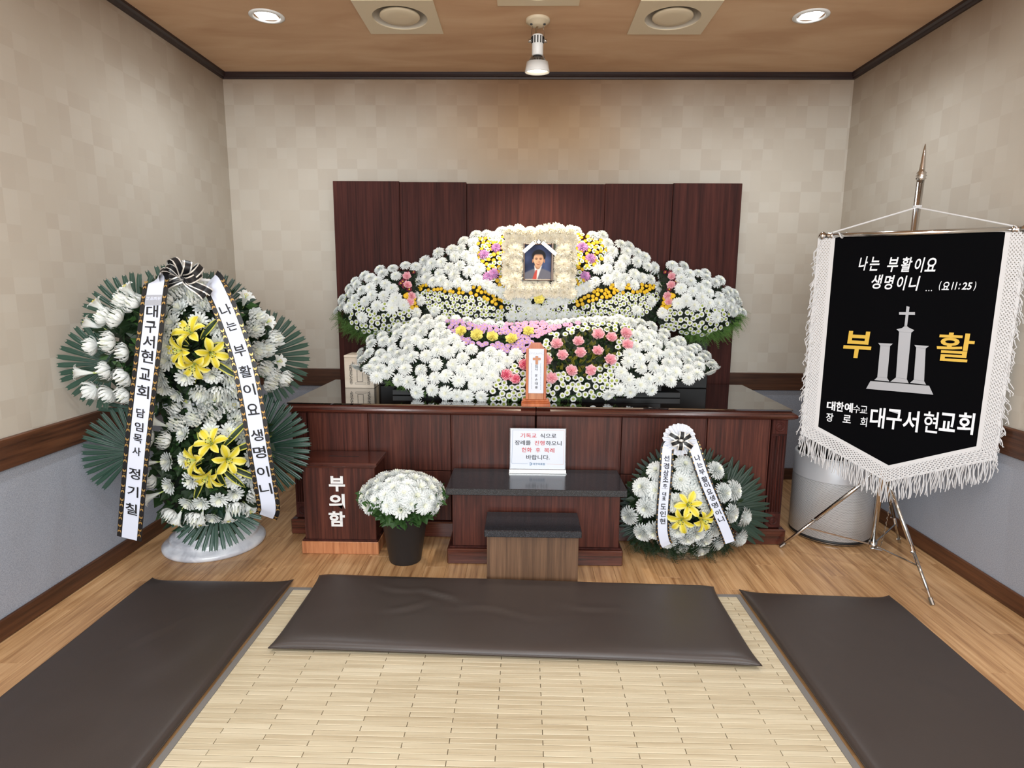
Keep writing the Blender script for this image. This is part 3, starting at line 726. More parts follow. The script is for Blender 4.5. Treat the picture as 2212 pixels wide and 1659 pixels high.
# ================================================================== SPIRIT TABLET
TY = 3.02
def tp(cx, cy, Y=TY): return atY(1100 + cx / 9.76, 720 + cy / 9.76, Y)
t = thing('spirit_tablet', 'wooden memorial tablet with a white inscribed face standing at the front edge of the altar', 'memorial tablet', (0.064, 3.03, 0.7125))
zb0 = 0.7128; xc = (tp(255, 1400)[0] + tp(860, 1400)[0]) / 2
wb = (tp(860, 1420)[0] - tp(255, 1420)[0]) / 2
b = MB(); b.box(xc - wb, xc + wb, TY - 0.03, TY + 0.035, zb0, zb0 + 0.018, 0, 0.002); b.box(xc - wb * .965, xc + wb * .965, TY - 0.026, TY + 0.031, zb0 + 0.018, zb0 + 0.026, 0, 0.003)
b.box(xc - wb * .9, xc + wb * .9, TY - 0.02, TY + 0.026, zb0 + 0.026, zb0 + 0.034, 0, 0.002)
b.build('base', M['tabletwood'], t)
out = [tp(345, 1310), tp(775, 1310), tp(790, 345), tp(735, 310), tp(690, 235), tp(668, 200), tp(470, 200), tp(450, 235), tp(410, 310), tp(360, 345)]
zz0 = zb0 + 0.034
poly = [(p[0], max(p[2], zz0)) for p in out]; poly[0] = (poly[0][0], zz0); poly[1] = (poly[1][0], zz0)
MB().prism(poly, (0, TY + 0.012, 0), (1, 0, 0), (0, 0, 1), (0, -1, 0), 0.016).build('plaque', M['tabletwood'], t)
fx0, fx1 = tp(410, 700)[0], tp(728, 700)[0]
for a, e in ((tp(352, 700)[0], fx0 - .0005), (fx1 + .0005, tp(785, 700)[0])):
    MB().box(a, e, TY - 0.012, TY - 0.0042, zz0, tp(400, 335)[2], 0, 0.0015).build('side_stile', M['tabletwood'], t)
fz0, fz1 = tp(400, 1258)[2], tp(400, 322)[2]
face = own(MB().box(fx0, fx1, TY - 0.0062, TY - 0.0042, fz0, fz1).build('inscribed_face', M['signpaper'], t))
MB().box(fx0, fx1, TY - 0.008, TY - 0.0042, zz0, fz0 - .0004, 0, 0.001).build('bottom_rail', M['lightwood'], t)
FY = TY - 0.0068
b = MB()
for ch, cy, hh in (('집', 695, 62), ('사', 762, 62), ('故', 890, 56), ('손', 978, 58), ('태', 1060, 62), ('룡', 1142, 58)):
    c = tp(572, cy, FY); h1 = tp(572, cy - hh / 2, FY)[2] - tp(572, cy + hh / 2, FY)[2]
    put_text(b, ch, c, (1, 0, 0), (0, 0, 1), h1, bold=0.01, width=h1 * .95)
for txt, xx, ya, yb in (('나는부활이요생명이니나를믿는자는죽어도살겠고', 662, 640, 1180), ('무릇살아서나를믿는자는영원히죽지아니하리라', 470, 640, 1165)):
    for i, ch in enumerate(txt):
        cy = ya + (yb - ya) * i / (len(txt) - 1); c = tp(xx, cy, FY); put_text(b, ch, c, (1, 0, 0), (0, 0, 1), 0.0042)
b.build('inscription', M['ink'], face)
b = MB(); s9 = 1 / 9.76
def bxp(mb, x0, x1, y0, y1, ya, yb):
    a = tp(x0, y1, FY); e = tp(x1, y0, FY); mb.box(a[0], e[0], ya, yb, a[2], e[2], 0, 0.0006)
bxp(b, 552, 610, 478, 655, FY - 0.004, FY + .0005); bxp(b, 498, 662, 515, 562, FY - 0.0036, FY + .0003)
b.build('cross', M['lightwood'], face)
b = MB()   # faint floral garland printed above the cross
for i in range(26):
    u = i / 25; cx = 430 + 285 * u; cy = 415 + 22 * math.sin(i * 2.1) + (18 if i % 5 == 0 else 0)
    c = Vector(tp(cx, cy, FY)); r_ = 0.0016
    b.add([c + Vector((r_ * math.cos(a), 0, r_ * 1.6 * math.sin(a + i))) for a in (0, PI / 2, PI, 3 * PI / 2)], [(0, 1, 2, 3)])
b.build('garland_print', M['greyprint'], face)

# ================================================================== PALE WOODEN BOX ON THE ALTAR
bx0, bx1, by0, bz0, bz1 = -1.046, -0.874, 3.49, 0.7128, 0.905
t = thing('memorial_box', 'pale wooden box with a black printed frame motif on the left end of the altar', 'box', (-0.96, by0 + 0.085, bz0))
MB().box(bx0, bx1, by0, by0 + 0.17, bz0, bz1 - 0.014, 0, 0.002).build('body', M['palewood'], t)
MB().box(bx0 - .001, bx1 + .001, by0 - .001, by0 + 0.171, bz1 - 0.0135, bz1, 0, 0.002).build('lid', M['palewood'], t)
b = MB(); py = by0 - 0.0012; w_ = bx1 - bx0; h_ = bz1 - bz0
def P(u, v): return (bx0 + w_ * u, py, bz0 + h_ * v)
def stroke(p0, p1, th):
    a, e = Vector(p0), Vector(p1); d = (e - a).normalized(); q = Vector((d.z, 0, -d.x)) * th / 2; b.add([a - q, e - q, e + q, a + q], [(0, 1, 2, 3)])
for (u0, v0, u1, v1) in ((.43, .2, .43, .62), (.62, .2, .62, .62), (.43, .62, .62, .62), (.43, .2, .62, .2)):
    for kk in range(12):
        f0, f1 = kk / 12, (kk + .7) / 12; stroke(P(u0 + (u1 - u0) * f0, v0 + (v1 - v0) * f0), P(u0 + (u1 - u0) * f1, v0 + (v1 - v0) * f1), 0.0034)
for (u0, v0, u1, v1) in ((.36, .12, .72, .12), (.36, .165, .72, .165), (.36, .12, .36, .165), (.72, .12, .72, .165)): stroke(P(u0, v0), P(u1, v1), 0.0012)
for s in (0, 1):
    for kk in range(46):
        v = .12 + .66 * kk / 45; u = .22 + .035 * math.sin(kk * 1.9) + (.09 * max(0, (v - .68) / .1) if v > .68 else 0); u = u if s == 0 else 1.04 - u
        a_ = random.uniform(0, PI); l_ = 0.0055 * random.uniform(.6, 1.2); c = Vector(P(u, v))
        stroke(c - Vector((math.cos(a_), 0, math.sin(a_))) * l_, c + Vector((math.cos(a_), 0, math.sin(a_))) * l_, 0.0024)
b.build('printed_motif', M['ink'], t)

# ================================================================== AIR PURIFIER
px_, py_, pr_ = 1.672, 3.165, 0.2
t = thing('air_purifier', 'silver cylindrical air purifier with a perforated lower body, on the floor behind the banner stand', 'air purifier', (px_, py_, 0))
b = MB(); b.lathe([(0.0, 0), (pr_ - .012, 0), (pr_ - .004, 0.006), (pr_ - .002, 0.02), (pr_ - .006, 0.024), (0, .024)], px_, py_, 0, 64); b.build('base_ring', M['black'], t, True)
b = MB(); b.lathe([(pr_ + .0005, 0.0085), (pr_ + .0008, 0.0115)], px_, py_, 0, 64); b.build('chrome_line', M['chrome'], t, True)
b = MB(); b.lathe([(pr_ - .003, 0.024), (pr_, 0.026), (pr_, 0.328)], px_, py_, 0, 96); b.build('perforated_shell', M['perf'], t, True)
b = MB(); b.lathe([(pr_, 0.329), (pr_, 0.442), (pr_ - .004, 0.450), (pr_ - .012, 0.452), (pr_ - .016, 0.446)], px_, py_, 0, 96); b.build('upper_shell', M['silverpaint'], t, True)
b = MB(); b.lathe([(pr_ - .016, 0.447), (pr_ - .03, 0.43), (pr_ - .07, 0.40), (0.05, 0.395), (0.045, 0.46), (0.0, 0.46)], px_, py_, 0, 64); b.build('top_bowl', M['black'], t, True)
b = MB(); b.lathe([(0.0, 0.462), (0.12, 0.462), (0.135, 0.468), (0.137, 0.476), (0.12, 0.484), (0.0, 0.487)], px_ - 0.02, py_ + 0.02, 0, 48); b.build('fan_cap', M['black'], t, True)
b = MB(); b.lathe([(pr_ - .028, 0.4325), (pr_ - .034, 0.427)], px_, py_, 0, 48, a0=-2.2, a1=-1.0); b.build('status_light', M['ledblue'], t)
t = thing('black_case', 'small black case on the floor between the altar and the air purifier', 'case', (1.43, 3.62, 0))
MB().box(1.375, 1.455, 3.50, 3.74, 0.0, 0.17, 0, 0.006).build('body', M['black'], t)
MB().box(1.378, 1.452, 3.503, 3.737, 0.1705, 0.185, 0, 0.004).build('lid', M['black'], t)

# ================================================================== FLOWER MESHES (unit radius, facing +Z)
def petal(mb, az, prof, widths, mi=0, cup=0.0, twist=0.0, cols=2, mis=None):
    """prof: (r, z) along the petal; widths: half width at each station"""
    ca, sa = math.cos(az), math.sin(az); rows = []
    for i, ((r, z), w) in enumerate(zip(prof, widths)):
        row = []
        for k in range(cols + 1):
            q = -1 + 2 * k / cols; off = w * q
            dz = cup * w * (q * q) + twist * off
            row.append((r * ca - off * sa, r * sa + off * ca, z + dz))
        rows.append(row)
    mb.grid(rows, mis if mis is not None else mi)
def mum_mesh(name, mats, rings, seed, centre=None, calyx=False, bowl=False):
    """rings: (count, r0, r1, z0, z1, droop, halfwidth, mat, cup)"""
    rd = random.Random(seed); mb = MB()
    for (n, r0, r1, z0, z1, droop, hw, mi, cup) in rings:
        ph = rd.uniform(0, 6)
        for k in range(n):
            az = ph + 2 * PI * k / n + rd.uniform(-.12, .12); l_ = rd.uniform(.9, 1.06); zz = rd.uniform(-.04, .04)
            re = r0 + (r1 - r0) * l_
            prof = [(r0, z0), (r0 + (re - r0) * .5, z0 + (z1 - z0) * .7), (r0 + (re - r0) * .85, z1 + zz), (re, z1 - droop + zz)]
            if bowl: prof = [(r0, z0), (r0 + (re - r0) * .72, z0 + (z1 - z0) * .28), (re * .98, z0 + (z1 - z0) * .66), (re * (.9 + zz * 2), z1 - droop * .5 + zz * 3)]
            petal(mb, az, prof, [hw * .6, hw, hw * .95, hw * .35], mi, cup, cols=2)
    if centre:
        r, z, mi = centre; mb.lathe([(r, z), (r * .8, z + r * .35), (0.001, z + r * .5)], 0, 0, 0, 12, mi)
    if calyx: mb.lathe([(0.02, -.42), (.1, -.3), (.26, -.02), (.3, .1)], 0, 0, 0, 10, len(mats) - 1)
    return mb.mesh(name, mats, True)
FL = {}
PW = [M['p_white'], M['p_cream']]
FL['mum'] = [mum_mesh('mum', PW, [(24, .1, 1.0, .05, .12, .12, .078, 0, .4), (24, .1, .93, .09, .22, .05, .078, 0, .4), (22, .1, .8, .14, .32, .0, .075, 0, .5), (18, .08, .64, .2, .41, -.02, .072, 0, .5), (14, .05, .45, .26, .47, -.04, .068, 0, .6), (9, .02, .24, .32, .5, -.04, .06, 1, .7)], s) for s in (1, 2, 3)]
FL['mum_ivory'] = [mum_mesh('mum_ivory', [M['p_ivory'], M['p_ivory']], [(17, .1, 1.0, -.05, .12, .02, .12, 0, .5), (17, .1, .92, .05, .36, -.02, .12, 0, .5), (15, .08, .75, .15, .54, -.04, .115, 0, .6), (12, .06, .52, .25, .66, -.05, .105, 0, .7), (7, .03, .26, .32, .7, -.05, .09, 1, .8)], s) for s in (4, 5)]
FL['mum_mauve'] = [mum_mesh('mum_mauve', [M['p_mauve'], M['p_lilac']], [(18, .1, 1.0, .05, .14, .06, .10, 0, .5), (16, .1, .8, .12, .34, .0, .09, 0, .6), (12, .08, .55, .18, .46, -.03, .08, 1, .7), (8, .03, .28, .26, .5, -.04, .07, 0, .8)], 6)]
FL['cup'] = [mum_mesh('cup_mum', [M['p_white'], M['p_cream'], M['calyx']], [(13, .1, 1.0, -.3, .42, -.16, .125, 0, .5), (13, .1, .86, -.25, .62, -.2, .12, 0, .5), (11, .08, .62, -.1, .72, -.2, .11, 0, .6), (7, .05, .34, 0, .76, -.16, .09, 1, .8)], s, calyx=True, bowl=True) for s in (7, 8)]
FL['flatcup'] = [mum_mesh('open_mum', [M['p_white'], M['p_cream'], M['calyx']], [(14, .1, 1.0, -.2, .2, -.05, .13, 0, .6), (13, .1, .84, -.1, .38, -.08, .12, 0, .6), (10, .08, .58, 0, .52, -.1, .11, 0, .7), (7, .05, .3, .1, .58, -.1, .09, 1, .8)], s, calyx=True) for s in (9, 10)]
FL['pompon'] = [mum_mesh('pompon_mum', PW, [(24, .15, 1.0, -.1, .02, .14, .085, 0, .4), (24, .15, 1.0, -.02, .18, .03, .085, 0, .4), (23, .14, .92, .06, .36, -.02, .085, 0, .5), (20, .12, .78, .14, .52, -.04, .08, 0, .5), (17, .1, .6, .22, .63, -.05, .078, 0, .6), (13, .06, .42, .3, .7, -.06, .075, 0, .6), (8, .02, .2, .4, .74, -.06, .07, 1, .8)], s) for s in (11, 12)]
def daisy_mesh(name, mats, n, hw, cr, seed, two=False):
    rd = random.Random(seed); mb = MB()
    for lay in range(2 if two else 1):
        for k in range(n):
            az = 2 * PI * (k + lay * .5) / n + rd.uniform(-.06, .06); l_ = rd.uniform(.92, 1.05) * (1 - lay * .18)
            petal(mb, az, [(cr * .7, .02 + lay * .05), (.62 * l_, .14 + lay * .07), (.92 * l_, .16 + lay * .08), (1.0 * l_, .12 + lay * .07)], [hw * .55, hw, hw * .9, hw * .3], 0, .2)
    mb.lathe([(cr, .06), (cr, .15), (cr * .7, .22), (0.001, .25)], 0, 0, 0, 14, 1)
    return mb.mesh(name, mats, True)
FL['daisy'] = [daisy_mesh('daisy', [M['p_white'], M['c_green']], 12, .25, .46, s) for s in (1, 2)]
FL['lilac'] = [daisy_mesh('lilac_daisy', [M['p_lilac'], M['c_yellow']], 11, .24, .2, s, True) for s in (3, 4)]
FL['lilacpink'] = [daisy_mesh('pink_daisy', [petal_mat('petal_orchid', C(226, 168, 206), None), M['c_yellow']], 11, .26, .14, 5, True)]
FL['maroon'] = [daisy_mesh('maroon_daisy', [M['p_maroon'], M['c_yellow']], 12, .2, .3, 6)]
def button_mesh():
    mb = MB(); mb.lathe([(.8, .05), (.98, .16), (.95, .3), (.8, .36), (.7, .32), (.45, .38), (.001, .42)], 0, 0, 0, 18, 0)
    for k in range(16): petal(mb, 2 * PI * k / 16, [(.6, .1), (.9, .1), (1.1, .18), (1.06, .32)], [.1, .2, .2, .1], 1, .2)
    return mb.mesh('yellow_button', [M['p_yellow'], M['p_yellowrim']], True)
FL['button'] = [button_mesh()]
def carnation_mesh(name, m0, m1, seed):
    rd = random.Random(seed); mb = MB(); n = 36
    js = [rd.uniform(-.13, .09) for _ in range(n)]
    for lay, (R, z0, z1) in enumerate(((1.0, .0, .22), (.92, .1, .42), (.74, .2, .58), (.52, .3, .68), (.28, .4, .74))):
        ph = rd.uniform(0, 6); rows = []; js = [rd.uniform(-.13, .09) for _ in range(n)]
        for j, f in enumerate((.15, .6, .9, 1.0)):
            row = []
            for k in range(n + 1):
                a = 2 * PI * (k % n) / n; wob = math.sin(a * 6 + ph) * .1 * f + math.sin(a * 11 + ph * 2) * .07 * f
                jag = js[k % n] * (f > .95) + js[(k * 5 + 3) % n] * .5 * (.5 < f < .95)
                r = R * f * (1 + wob * .6 + jag); row.append((r * math.cos(a), r * math.sin(a), z0 + (z1 - z0) * f ** 1.3 + wob * .9 + js[(k * 7 + lay) % n] * .8 * f))
            rows.append(row)
        b0 = len(mb.f); mb.grid(rows, 0)
        for fi in range(b0 + 2 * n, b0 + 3 * n): mb.m[fi] = 1
    return mb.mesh(name, [m0, m1], True)
FL['carn_pink'] = [carnation_mesh('pink_carnation', M['p_pink'], M['p_pinkedge'], s) for s in (1, 2)]
FL['carn_yellow'] = [carnation_mesh('yellow_carnation', M['p_paleyellow'], M['p_lemonedge'], 3)]
FL['carn_rose'] = [carnation_mesh('rose_carnation', petal_mat('petal_rose', C(226, 96, 128), None), M['p_pinkedge'], 4)]
def lily_mesh(name, m_in, m_edge, open_):
    mb = MB()
    if open_: prof = [(.06, -.25), (.12, .0), (.34, .22), (.62, .33), (.86, .32), (1.02, .22)]; wd = [.05, .1, .21, .26, .19, .02]
    else: prof = [(.05, -1.1), (.12, -.6), (.2, -.15), (.36, .22), (.62, .42), (.86, .36)]; wd = [.035, .1, .2, .3, .22, .02]
    for k in range(6):
        s = 1.0 if k % 2 == 0 else .92; e = 1.0 if k % 2 == 0 else .82
        petal(mb, 2 * PI * k / 6 + .03 * (k % 2), [(r * s, z + (0.015 if k % 2 else 0)) for r, z in prof], [w * e for w in wd], 0, .32, cols=4, mis=[1, 0, 0, 1])
    mb.lathe([(.02, prof[0][1] - .18), (.07, prof[0][1] - .02), (.1, prof[1][1])], 0, 0, 0, 8, 2)
    for k in range(6):
        a = 2 * PI * (k + .5) / 6; mb.tube([(0, 0, prof[1][1]), (.06 * math.cos(a), .06 * math.sin(a), .2), (.17 * math.cos(a), .17 * math.sin(a), .46)], .013, 5, 2)
        p = Vector((.17 * math.cos(a), .17 * math.sin(a), .47)); q = Vector((-math.sin(a), math.cos(a), 0)); mb.tube([p - q * .06, p, p + q * .06], [.012, .03, .012], 5, 3)
    mb.tube([(0, 0, prof[1][1]), (0, 0, .56)], [.02, .03], 6, 2)
    return mb.mesh(name, [m_in, m_edge, M['lilythroat'], M['antherdk'] if open_ else M['anther']], True)
FL['lily'] = [lily_mesh('white_lily', M['p_white'], M['p_white'], False)]
FL['ylily'] = [lily_mesh('yellow_lily', M['p_lemon'], M['p_lemonedge'], True)]
def blade_mesh():   # variegated striped leaf along +Z, unit length, arching
    mb = MB(); rows = []
    for i in range(9):
        f = i / 8; w = .085 * math.sin(PI * min(1, f * .94 + .06)) ** .75 + .002; y = -.22 * f * f
        rows.append([(w * q, y - .25 * w * (1 - abs(q)), f) for q in (-1, -.62, -.2, .2, .62, 1)])
    mb.grid(rows, [0, 1, 1, 1, 0]); return mb.mesh('striped_leaf', [petal_mat('leaf_yellow_edge', C(214, 212, 92), None), M['leaf']], True)
FL['blade'] = [blade_mesh()]

def leafcloud(mb, pts, size, rd, mi=0, elong=1.6):
    """small pointed leaves: pts = (position, outward normal)"""
    for p, n in pts:
        n = Vector(n); d = (n * rd.uniform(.2, 1) + Vector((rd.gauss(0, .6), rd.gauss(0, .6), rd.gauss(0, .6)))).normalized()
        s_ = d.orthogonal().normalized(); s_ = (Quaternion(d, rd.uniform(0, 6.28)) @ s_); k = d.cross(s_)
        L_ = size * rd.uniform(.6, 1.3); w = L_ / elong * .5; p = Vector(p)
        mb.add([p, p + d * L_ * .45 + s_ * w + k * w * .25, p + d * L_ * .45 - s_ * w + k * w * .25, p + d * L_, p + d * L_ * .5], [(0, 1, 4), (0, 4, 2), (1, 3, 4), (4, 3, 2)], mi)
def fernspray(mb, p, d, L_, rd, mi=0, k=9):
    p, d = Vector(p), Vector(d).normalized(); s_ = d.orthogonal().normalized(); s_ = Quaternion(d, rd.uniform(0, 6.28)) @ s_; g = Vector((0, 0, -1))
    for i in range(k):
        f = (i + .5) / k; q = p + d * L_ * f + g * L_ * .18 * f * f; w = L_ * .34 * (1 - f * .75)
        for sg in (-1, 1):
            e = q + (s_ * sg * .9 + d * .75).normalized() * w; n2 = d.cross(s_) * w * .08; m_ = (q + e) / 2
            mb.add([q, m_ + d * w * .16 + n2, e, m_ - d * w * .12 + n2], [(0, 1, 2), (0, 2, 3)], mi)
    mb.tube([p, p + d * L_ * .5 + g * L_ * .045, p + d * L_ + g * L_ * .18], [L_ * .012, L_ * .01, L_ * .004], 4, mi, cap=False)

# ================================================================== FLOWER MOUNDS ON THE ALTAR
def interp(pts, x):
    return float(np.interp(x, [p[0] for p in pts], [p[1] for p in pts]))
def inpoly(x, y, poly):
    r = False; j = len(poly) - 1
    for i in range(len(poly)):
        xi, yi = poly[i]; xj, yj = poly[j]
        if (yi > y) != (yj > y) and x < (xj - xi) * (y - yi) / (yj - yi) + xi: r = not r
        j = i
    return r
class Mound:
    """an oval bank of flowers; its outline is measured in the photo, its depth is a bulging bank"""
    def __init__(s, name, label, top, bot, Yb, Yt, B, side, base, group):
        s.top, s.bot, s.Yb, s.Yt, s.B, s.side = top, bot, Yb, Yt, B, side
        s.x0, s.x1 = top[0][0], top[-1][0]; s.sdx = max(abs(s.x0), 1)
        s.t = thing(name, label, 'flower arrangement', base, group)
        s.pos = []; s.rad = []; s.zmin = None
    def depth(s, c, t):
        q = (c - s.x0) / (s.x1 - s.x0) * 2 - 1
        e = max(0.0, 1 - abs(q) ** 3)
        return s.Yb + (s.Yt - s.Yb) * t - s.B * (math.sin(PI * min(1, max(0, t))) ** .6) * e + s.side(q)
    def tt(s, c, r):
        a, b_ = interp(s.bot, c), interp(s.top, c); return (a - r) / max(1, a - b_)
    def P(s, c, r):
        return Vector(atY(c, r, s.depth(c, s.tt(c, r))))
    def N(s, c, r):
        e = 3.0; n = (s.P(c + e, r) - s.P(c - e, r)).cross(s.P(c, r - e) - s.P(c, r + e))
        n.normalize(); return n if n.y < 0 else -n
    def body(s, inset=0.026):
        nc, nr = 40, 16; rows = []
        for j in range(nr + 1):
            t = j / nr; row = []
            for i in range(nc + 1):
                c = s.x0 + (s.x1 - s.x0) * i / nc; a, b_ = interp(s.bot, c), interp(s.top, c); mid = (a + b_) / 2
                r = mid + (a - (a - b_) * t - mid) * .93
                cc = (s.x0 + s.x1) / 2 + (c - (s.x0 + s.x1) / 2) * .97
                p = s.P(cc, min(max(r, interp(s.top, cc)), interp(s.bot, cc))); nb_ = s.N(cc, min(max(r, interp(s.top, cc)), interp(s.bot, cc))); row.append(tuple(p - nb_ * inset + Vector((0, .008, 0))))
            rows.append(row)
        b = MB(); b.grid(rows)
        back = [[(p[0], max(s.Yt + .02, p[1] + .02), p[2]) for p in r] for r in rows]
        b.grid([list(reversed(r)) for r in back])
        ring = rows[0] + [r[-1] for r in rows[1:]] + list(reversed(rows[-1]))[1:] + [r[0] for r in reversed(rows[1:-1])]
        ring.append(ring[0]); b.grid([ring, [(p[0], max(s.Yt + .02, p[1] + .02), p[2]) for p in ring]])
        if s.zmin is not None: b.v = [(p[0], p[1], max(p[2], s.zmin)) for p in b.v]
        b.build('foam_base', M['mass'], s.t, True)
    def foliage(s, n, size, rd, mats=('leaf',), name='foliage'):
        pts = []
        for _ in range(n):
            c = rd.uniform(s.x0 + 4, s.x1 - 4); a, b_ = interp(s.bot, c), interp(s.top, c); r = rd.uniform(b_ + 2, a - 1)
            nn = s.N(c, r); p = s.P(c, r) - nn * rd.uniform(.008, .028); pts.append((p, nn))
        mb = MB(); leafcloud(mb, pts, size, rd)
        if s.zmin is not None: mb.v = [(p[0], p[1], max(p[2], s.zmin)) for p in mb.v]
        tag(mb.build(name, M[mats[0]], s.t), kind='stuff')
    def put(s, kind, name, c, r, rad, lift=0.0, tilt=.25):
        p = s.P(c, r); n = s.N(c, r)
        n = (n + Vector((random.gauss(0, .1), random.gauss(0, .1) - tilt * .6, random.gauss(0, .1)))).normalized()
        s.pos.append(p); s.rad.append(rad)
        if s.zmin is not None and p.z < s.zmin + rad * .7: p = Vector((p.x, p.y, s.zmin + rad * .7))
        return inst(name, random.choice(FL[kind]), s.t, p + n * lift, n, rad * random.uniform(.92, 1.08))
    def scatter(s, kind, name, poly, rad, gap, lift=0.0, n=2600, limit=290, avoid=.72, excl=None):
        xs_ = [p[0] for p in poly]; ys_ = [p[1] for p in poly]; made = 0; tries = 0
        P0 = np.array([tuple(p) for p in s.pos]) if s.pos else np.zeros((0, 3)); R0 = np.array(s.rad)
        mine = []
        while tries < n and made < limit:
            tries += 1
            c, r = random.uniform(min(xs_), max(xs_)), random.uniform(min(ys_), max(ys_))
            if excl and inpoly(c, r, excl): continue
            if not inpoly(c, r, poly) or not (s.x0 - 1 <= c <= s.x1 + 1): continue
            a, b_ = interp(s.bot, c), interp(s.top, c)
            if r > a or r < b_: continue
            p = np.array(s.P(c, r))
            if len(P0) and np.any(np.linalg.norm(P0 - p, axis=1) < (R0 + rad) * avoid): continue
            if mine and np.min(np.linalg.norm(np.array(mine) - p, axis=1)) < gap: continue
            mine.append(p); made += 1; s.put(kind, name, c, r, rad, lift)
        return made
G = 'banks of funeral flowers on the altar'
# ---- stepped black stand that carries the rear banks
t = thing('flower_stand', 'black stepped stand under the rear flower banks on the altar', 'stand', (0.07, 3.68, 0.7128))
for nm, bx in (('lower_tier', (-0.865, 1.10, 3.60, 3.765, 0.7135, 0.93)), ('upper_tier', (-0.55, 0.70, 3.60, 3.765, 0.9305, 1.03))):
    MB().box(*bx, 0, 0.004).build(nm, M['black'], t)
for xx in (-0.79, 1.03): MB().box(xx - .07, xx + .07, 3.63, 3.76, 0.931, 0.99, 0, .003).build('wing_support', M['black'], t)

# ---- wings
rdl = random.Random(3)
wl = Mound('flower_bank', 'small left wing bank of white chrysanthemums with ferns, beside the tall central bank', [(731, 672), (738, 645), (760, 614), (800, 590), (840, 577), (880, 571), (915, 574)],
           [(731, 680), (742, 700), (765, 716), (800, 728), (850, 724), (915, 706)], 3.60, 3.73, .10, lambda q: .05 * max(0, -q) ** 3, (-0.95, 3.66, 0.99), G)
wr = Mound('flower_bank', 'small right wing bank of white chrysanthemums with ferns, beside the tall central bank', [(1418, 580), (1440, 574), (1470, 575), (1510, 586), (1560, 609), (1585, 636), (1601, 672)],
           [(1418, 700), (1450, 718), (1500, 727), (1550, 723), (1580, 708), (1601, 682)], 3.60, 3.73, .10, lambda q: .05 * max(0, q) ** 3, (1.05, 3.66, 0.99), G)
def fill_wing(m, left):
    m.body(); m.foliage(420, .03, rdl)
    sgn = 1 if left else -1; fx = (lambda x: x) if left else (lambda x: 2330 - x)
    def pg(l): return [(fx(x), y) for x, y in l]
    for x, y in (((882, 590), (876, 602), (874, 618), (884, 625))): m.put('maroon', 'maroon_daisy', fx(x), y, .017)
    for x, y in ((870, 608), (893, 588), (866, 612)): m.put('maroon', 'maroon_daisy', fx(x), y, .014)
    for x, y in ((879, 598), (880, 617), (888, 640), (885, 653)): m.put('carn_pink', 'pink_carnation', fx(x), y, .024, .006)
    for x, y in ((876, 640), (882, 647), (890, 650), (894, 655), (884, 659), (889, 664), (893, 645), (898, 664), (880, 638)): m.put('button', 'yellow_button', fx(x), y, .0135, .006)
    pm_ = [(870, 672)] if left else []
    m.scatter('mum', 'chrysanthemum', pg([(725, 680), (740, 630), (800, 582), (920, 565), (868, 600), (868, 630), (885, 670), (840, 668), (770, 655), (742, 680)]), .039, .053, .004, n=8000, avoid=.6)
    for x, y in ((757, 665), (785, 686), (742, 648), (898, 676), (850, 652)): m.put('mum', 'chrysanthemum', fx(x), y, .038, .006)
    m.scatter('daisy', 'daisy', pg([(745, 635), (800, 650), (890, 668), (900, 705), (850, 722), (800, 722), (760, 700)]), .0155, .025, .006, n=2500)
    mb = MB()
    for _ in range(190):
        c = random.uniform(728, 850) if left else random.uniform(1478, 1600); r = interp(m.bot, min(max(c, m.x0), m.x1)) - random.uniform(-6, 16)
        p = m.P(min(max(c, m.x0 + 2), m.x1 - 2), min(r, interp(m.bot, min(max(c, m.x0 + 2), m.x1 - 2)) - 1))
        fernspray(mb, p + Vector((0, .02, 0)), (random.uniform(-.9, .3) * sgn, random.uniform(-.7, .1), random.uniform(-.7, .1)), random.uniform(.04, .085), rdl)
    tag(mb.build('fern_fringe', M['fern'], m.t), kind='stuff')
fill_wing(wl, True); fill_wing(wr, False)

# ---- tall central bank
up = Mound('flower_bank', 'tall central flower bank of white chrysanthemums surrounding the portrait', [(882, 640), (884, 602), (905, 572), (955, 540), (1000, 519), (1050, 504), (1092, 500), (1160, 498), (1243, 500), (1300, 510), (1350, 530), (1400, 560), (1426, 590), (1434, 640)],
           [(882, 690), (905, 705), (950, 715), (1380, 715), (1415, 705), (1434, 690)], 3.545, 3.745, .085, lambda q: .06 * abs(q) ** 4, (0.07, 3.66, 1.03), G)
up.body(); up.foliage(1500, .03, rdl)
hole = (1092, 1241, 488, 646)
for x, y in ((1072, 538), (1046, 553), (1067, 593), (1055, 600)): up.put('mum_mauve', 'mauve_chrysanthemum', x, y, .034, .012)
for x, y in ((1257, 537), (1275, 561), (1263, 598)): up.put('mum_mauve', 'mauve_chrysanthemum', x, y, .034, .012)
for i in range(9):   # arc of mums that sweeps under the portrait
    a = i / 8
    for c, r in ((1052 + 95 * a, 616 + 44 * a ** .8),) if i < 8 else (): up.put('mum', 'chrysanthemum', c, r, .037, .012)
    for c, r in ((1285 - 105 * a, 610 + 50 * a ** .8),) if i < 8 else (): up.put('mum', 'chrysanthemum', c, r, .037, .012)
for c, r in ((1104, 682), (1126, 684), (1148, 686), (1170, 684), (1192, 683), (1214, 684), (1234, 681), (1158, 668), (1140, 666), (1178, 668)): up.put('mum', 'chrysanthemum', c, r, .033, .01)
for x, y in ((912, 652), (942, 674), (1404, 652), (1373, 672), (898, 640), (1420, 622)): up.put('mum', 'chrysanthemum', x, y, .038, .01)
up.put('carn_yellow', 'yellow_carnation', 1162, 648, .03, .05)
RL = [(880, 650), (880, 598), (905, 565), (955, 533), (1000, 512), (1050, 497), (1092, 494), (1092, 512), (1040, 516), (1024, 540), (1034, 575), (1052, 600), (1060, 625), (1040, 622), (960, 618), (905, 616)]
